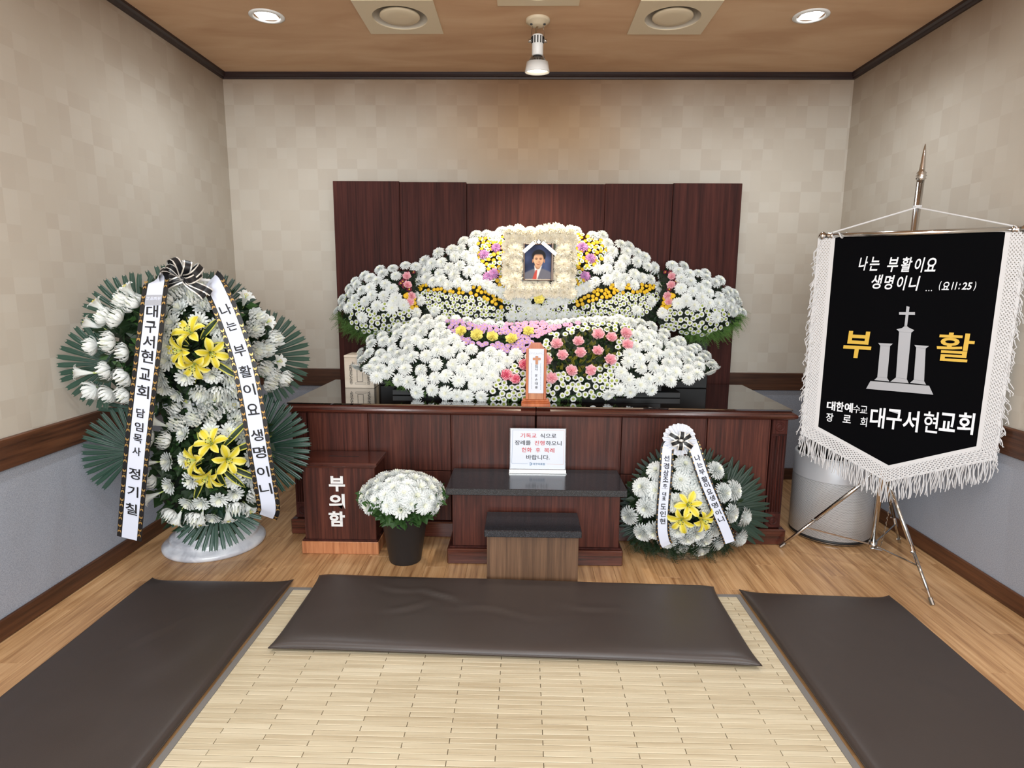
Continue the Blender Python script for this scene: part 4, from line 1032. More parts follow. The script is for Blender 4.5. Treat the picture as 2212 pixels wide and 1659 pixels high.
RR = [(1436, 650), (1434, 592), (1400, 555), (1350, 525), (1300, 505), (1243, 494), (1243, 506), (1290, 514), (1310, 535), (1302, 566), (1262, 590), (1278, 604), (1258, 626), (1290, 620), (1400, 616)]
up.scatter('mum', 'chrysanthemum', RL, .042, .055, .004, n=7000)
up.scatter('mum', 'chrysanthemum', RR, .042, .055, .004, n=7000)
AL = [(1036, 514), (1090, 508), (1092, 632), (1074, 612), (1050, 590), (1028, 548)]
AR = [(1243, 508), (1290, 515), (1309, 535), (1300, 562), (1264, 588), (1262, 606), (1243, 630)]
for pg_ in (AL, AR):
    up.scatter('button', 'yellow_button', pg_, .0115, .026, .012, n=420, limit=36, avoid=.6)
    up.scatter('daisy', 'daisy', pg_, .0145, .022, .012, n=700, limit=60, avoid=.6)
up.scatter('button', 'yellow_button', [(893, 608), (960, 612), (1048, 620), (1088, 652), (1086, 668), (1040, 640), (960, 630), (898, 628)], .0108, .0205, .01, n=1200)
up.scatter('button', 'yellow_button', [(1245, 668), (1245, 650), (1290, 626), (1330, 614), (1432, 614), (1428, 632), (1340, 634), (1285, 650)], .0108, .0205, .01, n=1200)
up.scatter('daisy', 'daisy', [(890, 625), (960, 634), (1040, 644), (1086, 668), (1092, 712), (940, 712), (925, 668)], .0142, .0212, .006, n=4500)
up.scatter('daisy', 'daisy', [(1243, 670), (1285, 652), (1340, 636), (1430, 632), (1412, 660), (1380, 690), (1370, 712), (1240, 712)], .0142, .0212, .006, n=4500)
up.scatter('daisy', 'daisy', [(1088, 632), (1246, 632), (1240, 696), (1094, 696)], .0125, .0215, .012, n=1800, limit=90, avoid=.55)

# ---- low front bank
fr = Mound('flower_bank', 'low wide front flower bank with lilac, yellow and pink flowers, on the altar', [(772, 784), (776, 772), (790, 746), (812, 727), (850, 714), (890, 698), (930, 690), (975, 687), (1010, 693), (1060, 700), (1100, 704), (1160, 700), (1220, 694), (1260, 690), (1300, 688), (1340, 690), (1380, 698), (1420, 712), (1465, 735), (1500, 752), (1530, 772), (1542, 788)],
           [(772, 788), (790, 802), (820, 822), (850, 834), (900, 847), (960, 857), (1040, 862), (1160, 864), (1240, 862), (1300, 854), (1360, 850), (1420, 841), (1470, 827), (1510, 810), (1542, 794)], 3.125, 3.42, .075, lambda q: .13 * abs(q) ** 2.4, (0.07, 3.32, 0.7128), G)
fr.zmin = 0.7135
fr.body(); fr.foliage(2300, .032, rdl)
for nm, bx in (('tray', (-0.72, 0.86, 3.27, 3.47, 0.7133, 0.745)), ('foam_support', (-0.62, 0.76, 3.29, 3.47, 0.7455, 0.80))):
    MB().box(*bx, 0, 0.003).build(nm, M['black'], fr.t)
for x, y in ((998, 719), (1030, 727), (1063, 732), (1106, 737), (1141, 720)): fr.put('carn_yellow', 'yellow_carnation', x, y, .033, .016)
for x, y in ((1292, 726), (1320, 733), (1350, 724), (1202, 747), (1249, 742), (1215, 771), (1253, 765), (1290, 762), (1354, 748), (1317, 780), (1233, 804), (1277, 802), (1191, 819), (1180, 782)): fr.put('carn_pink', 'pink_carnation', x, y, .032, .016)
for x, y in ((1093, 812), (1115, 821), (1133, 790)): fr.put('carn_rose', 'rose_carnation', x, y, .03, .016)
WL_ = [(770, 800), (770, 770), (790, 740), (850, 708), (930, 684), (968, 684), (968, 712), (985, 738), (1010, 750), (1055, 758), (1100, 768), (1128, 762), (1100, 778), (1085, 800), (1070, 825), (1050, 850), (1040, 870), (900, 850), (800, 812)]
fr.scatter('mum', 'chrysanthemum', WL_, .041, .0535, .006, n=9000, avoid=.6)
WR_ = [(1545, 800), (1545, 780), (1500, 748), (1420, 706), (1340, 686), (1300, 684), (1376, 706), (1362, 745), (1345, 790), (1330, 835), (1300, 858), (1440, 842)]
fr.scatter('mum', 'chrysanthemum', WR_, .041, .0535, .006, n=9000, avoid=.6)
for c in range(1188, 1330, 17): fr.put('mum', 'chrysanthemum', c, interp(fr.top, c) + 3, .03, .004)
for c in range(985, 1085, 24): fr.put('mum', 'chrysanthemum', c, interp(fr.top, c) + 2, .034, .004)
fr.scatter('lilac', 'lilac_daisy', [(965, 690), (1010, 697), (1090, 708), (1150, 712), (1150, 756), (1120, 766), (1050, 752), (1000, 742), (975, 722)], .0165, .0215, .012, n=2800, limit=150, avoid=.66, excl=[(986, 712), (1045, 720), (1120, 729), (1118, 744), (1048, 744), (1000, 733)])
fr.scatter('lilacpink', 'pink_daisy', [(1080, 700), (1160, 698), (1266, 690), (1270, 697), (1200, 713), (1165, 728), (1150, 735), (1120, 715)], .0175, .022, .012, n=1800, limit=90, avoid=.6)
fr.scatter('daisy', 'daisy', [(1180, 725), (1215, 706), (1290, 690), (1385, 704), (1372, 745), (1350, 795), (1335, 838), (1300, 852), (1290, 800), (1325, 775), (1338, 735), (1338, 716), (1250, 714), (1195, 738)], .0165, .0255, .008, n=3200, limit=130)
fr.scatter('daisy', 'daisy', [(1085, 795), (1110, 775), (1150, 748), (1190, 735), (1185, 800), (1250, 818), (1320, 800), (1330, 840), (1290, 858), (1160, 866), (1050, 862)], .0165, .0255, .008, n=3600, limit=160)
def sprays(poly, m_, name, n, L0, L1, lift):
    mb = MB(); made = 0
    while made < n:
        c, r = random.uniform(min(p[0] for p in poly), max(p[0] for p in poly)), random.uniform(min(p[1] for p in poly), max(p[1] for p in poly))
        if not inpoly(c, r, poly): continue
        made += 1; nn = fr.N(c, r)
        fernspray(mb, fr.P(c, r) - nn * .01, nn + Vector((random.gauss(0, .4), 0, random.uniform(-.2, .6))), random.uniform(L0, L1), rdl)
    tag(mb.build(name, M[m_], fr.t), kind='stuff')
PK = [(1178, 760), (1196, 735), (1252, 712), (1345, 712), (1350, 760), (1312, 802), (1250, 818), (1185, 805)]
sprays(PK, 'golden', 'goldenrod', 150, .03, .055, 0); sprays(PK, 'leafmid', 'green_sprigs', 230, .03, .055, 0)
sprays([(990, 712), (1050, 720), (1130, 728), (1110, 748), (1040, 742), (995, 732)], 'leafmid', 'fern_sprigs', 120, .03, .05, 0)
mb = MB()
for _ in range(330):
    c = random.uniform(790, 1380); a = interp(fr.bot, c)
    fernspray(mb, fr.P(c, a - random.uniform(1, 8)) + Vector((0, .015, 0)), (random.uniform(-.6, .6), random.uniform(-.5, .1), random.uniform(-.5, .1)), random.uniform(.022, .042), rdl)
mb.v = [(p[0], p[1], max(p[2], fr.zmin)) for p in mb.v]; tag(mb.build('fern_fringe', M['fern'], fr.t), kind='stuff')

# ================================================================== PORTRAIT AND ITS FLORAL FRAME
FYp = 3.505
def fp(x, y, Y=FYp): return Vector(atY(x, y, Y))
t = thing('floral_frame', 'white board frame covered in ivory chrysanthemums around the portrait', 'floral frame', (fp(1166, 640).x, FYp, 1.03))
tl, br = fp(1091, 493), fp(1241, 640); il, ir = fp(1130, 524), fp(1199, 612)
b = MB(); y0, y1 = FYp, FYp + 0.02
for (xa, xb, za, zb) in ((tl.x, il.x, 1.24, tl.z), (ir.x, br.x, 1.24, tl.z), (il.x, ir.x, il.z + .012, tl.z), (il.x, ir.x, 1.24, ir.z - .012)): b.box(xa, xb, y0, y1, za, zb, 0)
b.build('board', M['white'], t)
for xx in (tl.x + .05, br.x - .05): MB().box(xx - .012, xx + .012, FYp + .021, FYp + .035, 1.031, 1.5).build('leg', M['white'], t)
def fm(x, y, r=.04, dy=.0, n=(0, -1, .1)):
    p = fp(x, y); inst('chrysanthemum', random.choice(FL['mum_ivory']), t, p + Vector((0, -.006 - dy, 0)), Vector(n) + Vector((random.gauss(0, .12), 0, random.gauss(0, .12))), r * random.uniform(.93, 1.08))
for i in range(7):
    fm(1102 + 21.5 * i, 499 + 2 * math.sin(i), .033, .02, (0, -.75, .65)); fm(1100 + 22 * i, 516, .033, .008, (0, -1, -.05))
for yy in (541, 571, 602):
    fm(1114, yy, .043, .015, (-.1, -1, 0)); fm(1217, yy, .043, .015, (.1, -1, 0))
for yy in (532, 556, 587): fm(1106, yy, .03, .005, (-.3, -1, 0)); fm(1226, yy, .03, .005, (.3, -1, 0))
for i in range(7):
    fm(1106 + 18.5 * i, 620, .031, .02, (0, -1, .35)); fm(1104 + 19 * i, 632, .031, .015, (0, -1, -.15))
got = []
for _ in range(900):
    x, y = random.uniform(1094, 1238), random.uniform(494, 637)
    if 1128 < x < 1201 and 521 < y < 614: continue
    if any((x - a) ** 2 + (y - b2) ** 2 < 170 for a, b2 in got): continue
    got.append((x, y)); fm(x, y, .036, .004, (random.gauss(0, .25), -1, random.gauss(.1, .25)))
mb = MB(); pts = [(fp(random.choice((random.uniform(1094, 1112), random.uniform(1222, 1240))), random.uniform(530, 610)) + Vector((0, -.006, 0)), (0, -1, 0)) for _ in range(26)]
leafcloud(mb, pts, .03, rdl, elong=1.2); mb.build('pale_leaves', M['p_ivory'], t)
for x in (1101, 1226):
    b = MB(); p = fp(x, 494); b.tube([p, p + Vector((0, 0, .022))], [.005, .003], 6); b.build('stem_tip', M['calyx'], t)

PY = 3.47
def pp(cx, cy, Y=PY): return Vector(atY(1060 + cx / 7.214, 470 + cy / 7.214, Y))
a0, a1 = pp(512, 400), pp(972, 985)
px0, px1, pz1, pz0 = a0.x, a1.x, a0.z, a1.z
t = thing('portrait', 'framed colour portrait of a man in a grey suit and red tie amid ivory flowers', 'framed portrait', ((px0 + px1) / 2, PY, pz0))
fw = .0085; fm_ = mat('bronze_frame', C(92, 74, 62), 0.35, 0.4)
for nm, bx in (('frame_stile', (px0, px0 + fw, pz0, pz1)), ('frame_stile', (px1 - fw * 1.5, px1, pz0, pz1)), ('frame_rail', (px0 + fw, px1 - fw * 1.5, pz0, pz0 + fw)), ('frame_rail', (px0 + fw, px1 - fw * 1.5, pz1 - fw, pz1))):
    MB().box(bx[0] + .0002, bx[1] - .0002, PY - .012, PY + .004, bx[2], bx[3], 0, .002).build(nm, fm_, t)
MB().box(px0 + .002, px1 - .002, PY + .0045, PY + .009, pz0 + .002, pz1 - .002).build('backing', M['black'], t)
MB().box(px0 + .01, px1 - .01, PY + .009, PY + .032, pz0 + .02, pz0 + .06).build('bracket', M['black'], t)
# the print: a flat painted picture, coloured vertex by vertex
nu, nv = 84, 108
gu, gv = np.meshgrid(np.linspace(0, 1, nu), np.linspace(0, 1, nv)); gy = 1 - gv      # gy: 0 at the top
sm_ = lambda d, w=.02: 1 / (1 + np.exp(np.clip(d / w, -40, 40)))
img = np.zeros((nv, nu, 3)); base = np.array([52, 62, 92.]); img += base
cl = np.sin(gu * 7 + gy * 3) * np.sin(gy * 6 - gu * 4); img += cl[..., None] * np.array([16, 18, 22.])
img += (np.exp(-((gu - .85) ** 2 + (gy - .45) ** 2) / .05))[..., None] * np.array([40, 44, 50.])
def paint(mask, col):
    global img
    img = img * (1 - mask[..., None]) + np.array(col, float) * mask[..., None]
cx_ = .5
sh = .69 + .2 * np.abs(gu - .52) ** 1.5 * 1.9 - .02
paint(sm_(sh - gy, .008), (112, 112, 122)); st = np.sin((gu - (gy - .6) * .25) * 120) * .5
img += (sm_(sh - gy, .008) * st)[..., None] * np.array([7, 7, 8.])
col_ = sm_(np.abs(gu - .5 - (gy - .66) * -.12) - (.145 - (gy - .62) * .33), .008) * sm_(.60 - gy, .01); paint(col_, (236, 234, 230))
tie = sm_(np.abs(gu - .42 + (gy - .75) * .28 - .02) - (.028 + (gy - .72) * .2), .006) * sm_(.73 - gy, .006); paint(tie, (186, 84, 74))
paint(sm_((((gu - .49) / .11) ** 2 + ((gy - .60) / .11) ** 2) - 1, .08), (186, 138, 108))     # neck
fx, fy = .495, .415
GU, GY = gu, gy; gu = (GU - .52) / 1.2 + .495; gy = (GY - .44) / 1.12 + .415
face = (((gu - fx) / (.165 - .055 * np.clip((gy - .42) / .2, 0, 1))) ** 2 + ((gy - fy) / .205) ** 2) - 1
hair = (((gu - .505) / .215) ** 2 + ((gy - .31) / .165) ** 2) - 1
paint(sm_(hair, .06) * sm_(gy - .40, .02), (34, 28, 30))
for ex_ in (.315, .68): paint(sm_((((gu - ex_) / .022) ** 2 + ((gy - .44) / .05) ** 2) - 1, .1), (198, 146, 116))
paint(sm_(face, .05) * sm_((.265 + .25 * (gu - .5) ** 2 * 2) - gy, .008), (220, 176, 142))
img += (sm_(face, .05) * (np.clip(.52 - gu, -1, 1)) * 1.2)[..., None] * np.array([36, 30, 26.]) * (gy > .26)[..., None]
for ex_ in (.425, .56):
    paint(.85 * sm_((((gu - ex_) / .038) ** 2 + ((gy - .395) / .011) ** 2) - 1, .2), (70, 46, 38))
    paint(.8 * sm_((((gu - ex_) / .05) ** 2 + ((gy - .365 - .2 * (gu - ex_) ** 2 * 8) / .009) ** 2) - 1, .25), (62, 44, 38))
paint(.4 * sm_((((gu - .515) / .03) ** 2 + ((gy - .465) / .018) ** 2) - 1, .3), (150, 98, 76))
paint(.8 * sm_((((gu - .485) / .06) ** 2 + ((gy - .53 + (gu - .485) ** 2 * 6) / .010) ** 2) - 1, .3), (166, 82, 74))
gu, gy = GU, GY; img = np.clip((img - 128) * 1.12 + 116, 0, 255) / 255.0
lin_img = np.where(img <= .04045, img / 12.92, ((img + .055) / 1.055) ** 2.4)
mb = MB(); X0, X1, Z0, Z1 = px0 + fw, px1 - fw * 1.5, pz0 + fw, pz1 - fw
mb.grid([[(X0 + (X1 - X0) * i / (nu - 1), PY + .001, Z0 + (Z1 - Z0) * j / (nv - 1)) for i in range(nu)] for j in range(nv)])
pm_ = mat('printed_photograph', C(200, 200, 200), 0.5, spec=0.2); T = NT(pm_); at = T.new('ShaderNodeAttribute'); at.attribute_name = 'print'; T.link(at.outputs['Color'], T.n['Principled BSDF'].inputs['Base Color'])
po = mb.build('photograph', pm_, t); ca = po.data.color_attributes.new('print', 'FLOAT_COLOR', 'POINT')
ca.data.foreach_set('color', np.concatenate([lin_img.reshape(-1, 3), np.ones((nu * nv, 1))], axis=1).ravel().astype(np.float32))
# mourning ribbon draped over the top of the frame
rb = own(MB().lathe([(.0, 0), (.013, 0), (.0135, -.003), (.009, -.006)], (px0 + px1) / 2, PY - .02, pz1 + .006, 24, axis=(0, 1, 0)).build('ribbon_knot', M['chrome'], t))
for s in (-1, 1):
    A = pp(742 + s * 60, 385, PY - .016); Bp = pp(742 - 232, 535, PY - .016) if s < 0 else pp(742 + 280, 575, PY - .016)
    d = (Bp - A).normalized(); q = Vector((-d.z, 0, d.x)); q = q if q.z > 0 else -q
    b = MB(); offs = [-.0095, -.0055, -.0035, .0025, .0045, .0095]
    b.grid([[A + (Bp - A) * f + q * o for o in offs] for f in (0, .5, 1)], [0, 1, 0, 1, 0]); b.build('ribbon_tail', [M['silver'], M['blackribbon']], rb)
b = MB(); ctr = pp(740, 362, PY - .018)
rows = [[ctr + Vector((math.cos(a) * r, 0, math.sin(a) * r)) for r in (.0085, .0115, .0135, .0165)] for a in [PI + PI * i / 14 for i in range(15)]]
b.grid(rows, [0, 1, 0]); b.build('ribbon_loop', [M['silver'], M['blackribbon']], rb)

# ================================================================== PALM FANS
def leaflet_mesh(name, notch, m):
    mb = MB(); rows = []
    for i in range(9):
        f = i / 8; w = (.02 + .062 * min(1, f * 1.25)) * (1 if f < .86 else 1 - (f - .86) * 1.6)
        if not notch: w = .075 * math.sin(PI * min(1, .08 + f * .9)) ** .6
        ch = .020 * math.sin(PI * min(1, f * 1.02)) + .003; y = -.10 * f * f
        tipn = .032 if (notch and i == 8) else 0
        rows.append([(w * q, y + z, f + (tipn if abs(q) > .5 and abs(q) < .99 else -tipn * .2)) for q, z in ((-1, 0), (-.62, -.0), (-.45, ch), (-.2, ch * .2), (.2, ch * .2), (.45, ch), (.62, 0), (1, 0))])
    mb.grid(rows); return mb.mesh(name, m, True)
FL['leaflet'] = leaflet_mesh('leaflet', True, M['palm']); FL['leaflet_dk'] = leaflet_mesh('leaflet', False, M['palmdk'])
def fan(parent, cxy, Y, R, a0, a1, n, kind='leaflet', nrm=(.40, -1, .12), r0=.18, rnd=.05):
    """a half-round palm leaf: leaflets radiate from the hub between the angles a0..a1 (degrees, 0 = right, 90 = up)"""
    hub = Vector(atY(cxy[0], cxy[1], Y)); nn = Vector(nrm).normalized(); u = Vector((1, 0, 0)); u = (u - nn * u.dot(nn)).normalized(); v = nn.cross(u); v = v if v.z > 0 else -v
    mb = MB(); mb.lathe([(0.0, .01), (.02, .006), (.026, -.006), (0, -.012)], *hub, 14, axis=nn); hb = own(mb.build('palm_fan', M['palm' if kind == 'leaflet' else 'palmdk'], parent, True))
    for k in range(n):
        a = math.radians(a0 + (a1 - a0) * k / (n - 1) + random.uniform(-1.2, 1.2)); d = u * math.cos(a) + v * math.sin(a); L_ = R * random.uniform(1 - rnd, 1)
        # leaflet mesh: length +Z, ridge +Y -> face forward
        zax = (d + nn * random.uniform(.02, .10) * (1 if k % 2 else .3)).normalized(); yax = (nn - zax * nn.dot(zax)).normalized(); xax = yax.cross(zax)
        o = bpy.data.objects.new('leaflet', FL[kind]); COL.objects.link(o); o.parent = hb
        p = hub + d * R * .06 - Vector(parent_world(hb)) + nn * (.004 * (k % 3))
        wsc = R * min(1.25, 26.0 / n * abs(a1 - a0) / 220.0) * (.64 if kind == 'leaflet' else 1.15)
        mat3 = Matrix((xax * wsc, yax * R, zax * L_)).transposed().to_4x4(); mat3.translation = p; o.matrix_local = mat3
    return hb

# ---- ribbons
def catmull(P, n):
    P = [Vector(p) for p in P]; P = [P[0] * 2 - P[1]] + P + [P[-1] * 2 - P[-2]]; out = []
    for i in range(1, len(P) - 2):
        for k in range(n):
            t = k / n; a, b_, c, d = P[i - 1], P[i], P[i + 1], P[i + 2]
            out.append(.5 * ((2 * b_) + (c - a) * t + (2 * a - 5 * b_ + 4 * c - d) * t * t + (3 * b_ - a - 3 * c + d) * t ** 3))
    return out + [P[-2]]
def ribbon(parent, path, w, white, letters, twist=0.0, gold='leaf', name='ribbon'):
    """path: (px, py, Y) points down the ribbon; letters: (char, py, height px)"""
    pts = catmull([atY(x, y, Y) for x, y, Y in path], 10); n = len(pts)
    def frame(i):
        t = (pts[min(i + 1, n - 1)] - pts[max(i - 1, 0)]).normalized(); view = Vector((math.sin(twist), -math.cos(twist), .0))
        u = t.cross(view); u = -u if u.x < 0 else u; u.normalize(); return t, u, u.cross(t) if u.cross(t).y < 0 else t.cross(u)
    fr_ = [frame(i) for i in range(n)]
    rows = [[pts[i] + fr_[i][1] * w * o for o in (-.5, -white / 2, -white / 2 + .001, white / 2 - .001, white / 2, .5)] for i in range(n)]
    rib = own(MB().grid(rows, [1, 0, 0, 0, 1]).build(name, [M['paperwhite'], M['blackribbon']], parent, True))
    for ch, py, hp in letters:
        tb = MB()
        # nearest path point to that photo row
        best = min(range(n), key=lambda i: abs(proj_y(pts[i]) - py)); i = best; t, u, nn = fr_[i]
        lo, hi = (i, min(i + 1, n - 1)) if proj_y(pts[i]) <= py else (max(i - 1, 0), i)
        ya, yb = proj_y(pts[lo]), proj_y(pts[hi]); f = 0 if abs(yb - ya) < 1e-6 else (py - ya) / (yb - ya); c = pts[lo].lerp(pts[hi], max(0, min(1, f)))
        dep = np.dot(RM[1], np.array(c) - CAMP); hh = hp / F_PX * dep
        put_text(tb, ch, c + nn * .0025, u, -t, hh, bold=.014, width=hh * .95 * (1 if ch not in '()' else .5), slant=-.06)
        tb.build('letter', M['ink'], rib)
    gb = MB(); acc = 0.0; step = .052 if gold == 'leaf' else .016
    for i in range(1, n):
        acc += (pts[i] - pts[i - 1]).length
        if acc >= step:
            acc = 0; t, u, nn = fr_[i]
            for s in (-1, 1):
                c = pts[i] + u * s * w * (.5 + white / 2) / 2 + nn * .002; ww = w * (.5 - white / 2)
                if gold == 'leaf':
                    for e in (-1, 1):
                        for lr in (-1, 1):
                            k = c + t * e * .011 + u * lr * ww * .16; d = (t * e + u * lr * .45).normalized() * .0095; q = nn.cross(d).normalized() * .0034
                            gb.add([k - d * .6, k + q, k + d, k - q], [(0, 1, 2, 3)])
                    gb.add([c + (t * math.cos(a) + u * math.sin(a)) * .0022 for a in (0, PI / 2, PI, PI * 1.5)], [(0, 1, 2, 3)])
                else:
                    k = c + u * random.uniform(-.3, .3) * ww; gb.add([k + (t * math.cos(a) * 1.6 + u * math.sin(a)) * .0028 for a in (0, PI / 2, PI, PI * 1.5)], [(0, 1, 2, 3)])
    tag(gb.build('gold_motif', M['goldprint'], rib), kind='stuff')
    return rib, pts, fr_
def proj_y(p):
    v = RM @ (np.array(p) - CAMP); return 829.5 - F_PX * v[2] / v[1]
def bow(parent, centre, loops, w, name='bow'):
    c = Vector(centre); kb = MB(); kb.lathe([(0, -.012), (.014, -.006), (.016, .006), (0, .012)], *c, 12, axis=(0, -1, 0)); k = own(kb.build(name, M['blackribbon'], parent, True))
    for (ang, L_, lift, nm) in loops:
        d = Vector((math.cos(math.radians(ang)), lift, math.sin(math.radians(ang)))).normalized(); side = d.cross(Vector((0, -1, 0.25))).normalized(); wid = (Vector((0, -1, .25)) - d * Vector((0, -1, .25)).dot(d)).normalized()
        vw = wid; blg = (vw * .72 + side * .70).normalized(); wid = d.cross(blg).normalized()
        ctr_ = []
        if nm == 'loop':
            for i in range(17):
                a = 2 * PI * i / 16; x = L_ * (1 - math.cos(a)) / 2; y = L_ * .30 * math.sin(a) * (1 - math.cos(a)) / 2 * 1.5; ctr_.append(c + d * x + blg * y * 1.25)
        else:
            for i in range(8):
                f = i / 7; ctr_.append(c + d * L_ * f + Vector((0, -.01 * math.sin(f * 6), -.012 * f)))
            wid = (side + Vector((0, -.3, 0))).normalized()
        rows = [[p + wid * w * o for o in (-.5, -.34, .34, .5)] for p in ctr_]
        MB().grid(rows, [1, 0, 1]).build('bow_loop' if nm == 'loop' else 'bow_tail', [M['blackribbon'], M['silver']], k, True)
    return k
class Dome:
    """a ball of flowers: ellipse in the photo (centre, radii) standing at depth Y, bulging by B"""
    def __init__(s, cx, cy, rx, ry, Y, B): s.c = (cx, cy, rx, ry); s.B = B; s.yy = Y if callable(Y) else (lambda x: Y)
    def at(s, x, y):
        cx, cy, rx, ry = s.c; a, b_ = (x - cx) / rx, (y - cy) / ry; q = min(1.25, math.hypot(a, b_)); k = math.sqrt(max(0, 1 - min(1, q) ** 2))
        p = Vector(atY(x, y, s.yy(x) - s.B * k)); n = Vector((a * 1.15, -max(.12, k * .95), -b_ * 1.15)).normalized(); return p, n
    def body(s, t, f=.84):
        rows = []
        for j in range(13):
            th = PI / 2 * j / 12; row = []
            for i in range(33):
                a = 2 * PI * i / 32; x = s.c[0] + s.c[2] * f * math.sin(th) * math.cos(a); y = s.c[1] + s.c[3] * f * math.sin(th) * math.sin(a)
                p = atY(x, y, s.yy(x) - s.B * f * math.cos(th) + .02); row.append(tuple(p))
            rows.append(row)
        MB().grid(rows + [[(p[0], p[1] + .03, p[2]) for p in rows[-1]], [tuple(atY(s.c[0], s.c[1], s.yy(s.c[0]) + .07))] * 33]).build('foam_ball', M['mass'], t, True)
    def leaves(s, t, n, size, rd, m='leaf', rmax=.98, name='foliage'):
        pts = []
        for _ in range(n):
            q = math.sqrt(rd.random()) * rmax; a = rd.uniform(0, 2 * PI); p, nn = s.at(s.c[0] + s.c[2] * q * math.cos(a), s.c[1] + s.c[3] * q * math.sin(a)); pts.append((p - nn * rd.uniform(.005, .05), nn))
        mb = MB(); leafcloud(mb, pts, size, rd); tag(mb.build(name, M[m], t), kind='stuff')

# ================================================================== TALL TWO-TIER WREATH STAND (left)
wx, wy = -1.575, 2.915
t = thing('wreath_stand', 'tall two-tier wreath of white flowers, green palm fans and lettered ribbons on a white stand', 'wreath', (wx, wy, 0)); WT = t
b = MB(); b.lathe([(0, 0), (.238, 0), (.242, .008), (.242, .020), (.232, .030), (.214, .040), (.206, .052), (.208, .058), (.196, .066), (.180, .074), (.176, .086), (.16, .1), (.14, .14), (.125, .155), (.118, .2)], wx, wy, 0, 64); b.build('base', M['marble'], t, True)
b = MB()
for i in range(40):
    a = 2 * PI * i / 40; b.tube([(wx + .146 * math.cos(a), wy + .146 * math.sin(a), .135), (wx + .129 * math.cos(a), wy + .129 * math.sin(a), .165)], .0045, 5)
b.build('base_slots', M['dark'], t)
b = MB(); b.lathe([(.118, .2), (.10, .28), (.075, .42), (.06, .6), (.075, .7), (.12, .735), (.15, .745), (.165, .752), (.16, .765), (.14, .768), (.05, .76)], wx, wy, 0, 40); b.build('column', M['marble'], t, True)
rc_ = atY(402, 866, 2.62); rz = rc_[2]; rx_, ry_ = rc_[0], 2.655
b = MB(); b.lathe([(.158, rz - .012), (.166, rz - .006), (.166, rz + .008), (.160, rz + .014)], rx_, ry_, 0, 48)
for i in range(52):
    a = 2 * PI * i / 52; b.box(rx_ + .16 * math.cos(a) - .0035, rx_ + .16 * math.cos(a) + .0035, ry_ + .16 * math.sin(a) - .0035, ry_ + .16 * math.sin(a) + .0035, rz + .01, rz + .045)
b.lathe([(.158, rz + .045), (.165, rz + .048), (.165, rz + .056), (.158, rz + .058)], rx_, ry_, 0, 48)
b.tube([(rx_, ry_ + .155, rz), (wx, wy, rz - .03)], .02, 8)
b.build('flower_tray', M['marble'], t)
b = MB(); b.tube([(wx, wy, .2), (wx, wy + .01, 1.18)], .018, 10); b.build('inner_post', M['white'], t)
WYf = lambda x: 2.60 + .0009 * (x - 400)
def wfan(c, off, R, a0, a1, n, **k): fan(t, c, WYf(c[0]) + off, R, a0, a1, n, **k)
wfan((300, 697), .06, .20, 78, 200, 14); wfan((244, 785), .03, .187, 92, 262, 18)
wfan((452, 690), .07, .205, 20, 112, 12); wfan((560, 772), .05, .215, -75, 98, 20)
wfan((294, 975), .04, .198, 100, 232, 16); wfan((556, 965), .01, .235, -62, 82, 19, nrm=(.03, -1, .12))
wfan((470, 1092), -.09, .19, 184, 356, 21, nrm=(.2, -.8, .45)); wfan((385, 690), .08, .23, 60, 120, 8)
wfan((470, 890), .06, .20, 5, 60, 7); wfan((330, 890), .06, .20, 120, 175, 7)
d1 = Dome(400, 752, 196, 158, WYf, .16); d2 = Dome(450, 1008, 148, 168, WYf, .16)
b = MB()
for (x_, y_) in ((400, 745), (450, 1005), (440, 1110)): q_ = Vector(atY(x_, y_, WYf(x_) + .03)); b.tube([q_, (wx, wy - .02, q_.z - .05)], .02, 8)
b.build('support_arms', M['white'], t)
d1.body(t, .74); d2.body(t, .80); rdw = random.Random(21)
d1.leaves(t, 900, .055, rdw, rmax=.93); d2.leaves(t, 800, .055, rdw, rmax=.93); d1.leaves(t, 160, .05, rdw, 'leafmid', .95, 'light_foliage'); d2.leaves(t, 140, .05, rdw, 'leafmid', .95, 'light_foliage')
cr = lambda l: [(100 + x / 2.37, 540 + y / 2.37) for x, y in l]
U = [(425, 272), (335, 362), (400, 370), (275, 490), (365, 472), (345, 605), (265, 700), (350, 715), (690, 232), (645, 275), (755, 270), (705, 318), (810, 318), (625, 352), (670, 385), (625, 420), (785, 372), (880, 405), (650, 490), (640, 565), (720, 635), (690, 720), (790, 718), (880, 708), (612, 680), (880, 480), (930, 570), (950, 690), (850, 625), (436, 520), (430, 630), (430, 720), (1060, 355), (1050, 412), (1062, 512), (1105, 510), (1095, 592), (1140, 630), (1190, 645), (1115, 672), (1145, 460), (480, 298), (592, 600), (935, 640), (840, 290), (800, 225), (610, 640)]
Lw = [(690, 830), (830, 800), (925, 820), (780, 872), (870, 870), (965, 880), (695, 900), (730, 955), (850, 932), (930, 935), (1010, 955), (645, 980), (562, 975), (655, 1080), (740, 1065), (575, 1165), (660, 1192), (762, 1168), (1030, 1065), (962, 1165), (1045, 1160), (745, 1270), (805, 1272), (890, 1258), (960, 1230), (1052, 1235), (660, 1325), (775, 1345), (865, 1340), (970, 1290)]
for dome, lst in ((d1, U), (d2, Lw)):
    for x, y in cr(lst):
        p, n = dome.at(x, y); k = 'cup' if (n.y > -.75) else 'flatcup'
        n = (n + Vector((rdw.gauss(0, .12), rdw.gauss(0, .1), rdw.gauss(0, .12)))).normalized()
        inst('chrysanthemum', random.choice(FL[k]), t, p + n * .02, n, (.045 if k == 'cup' else .041) * rdw.uniform(.92, 1.08))
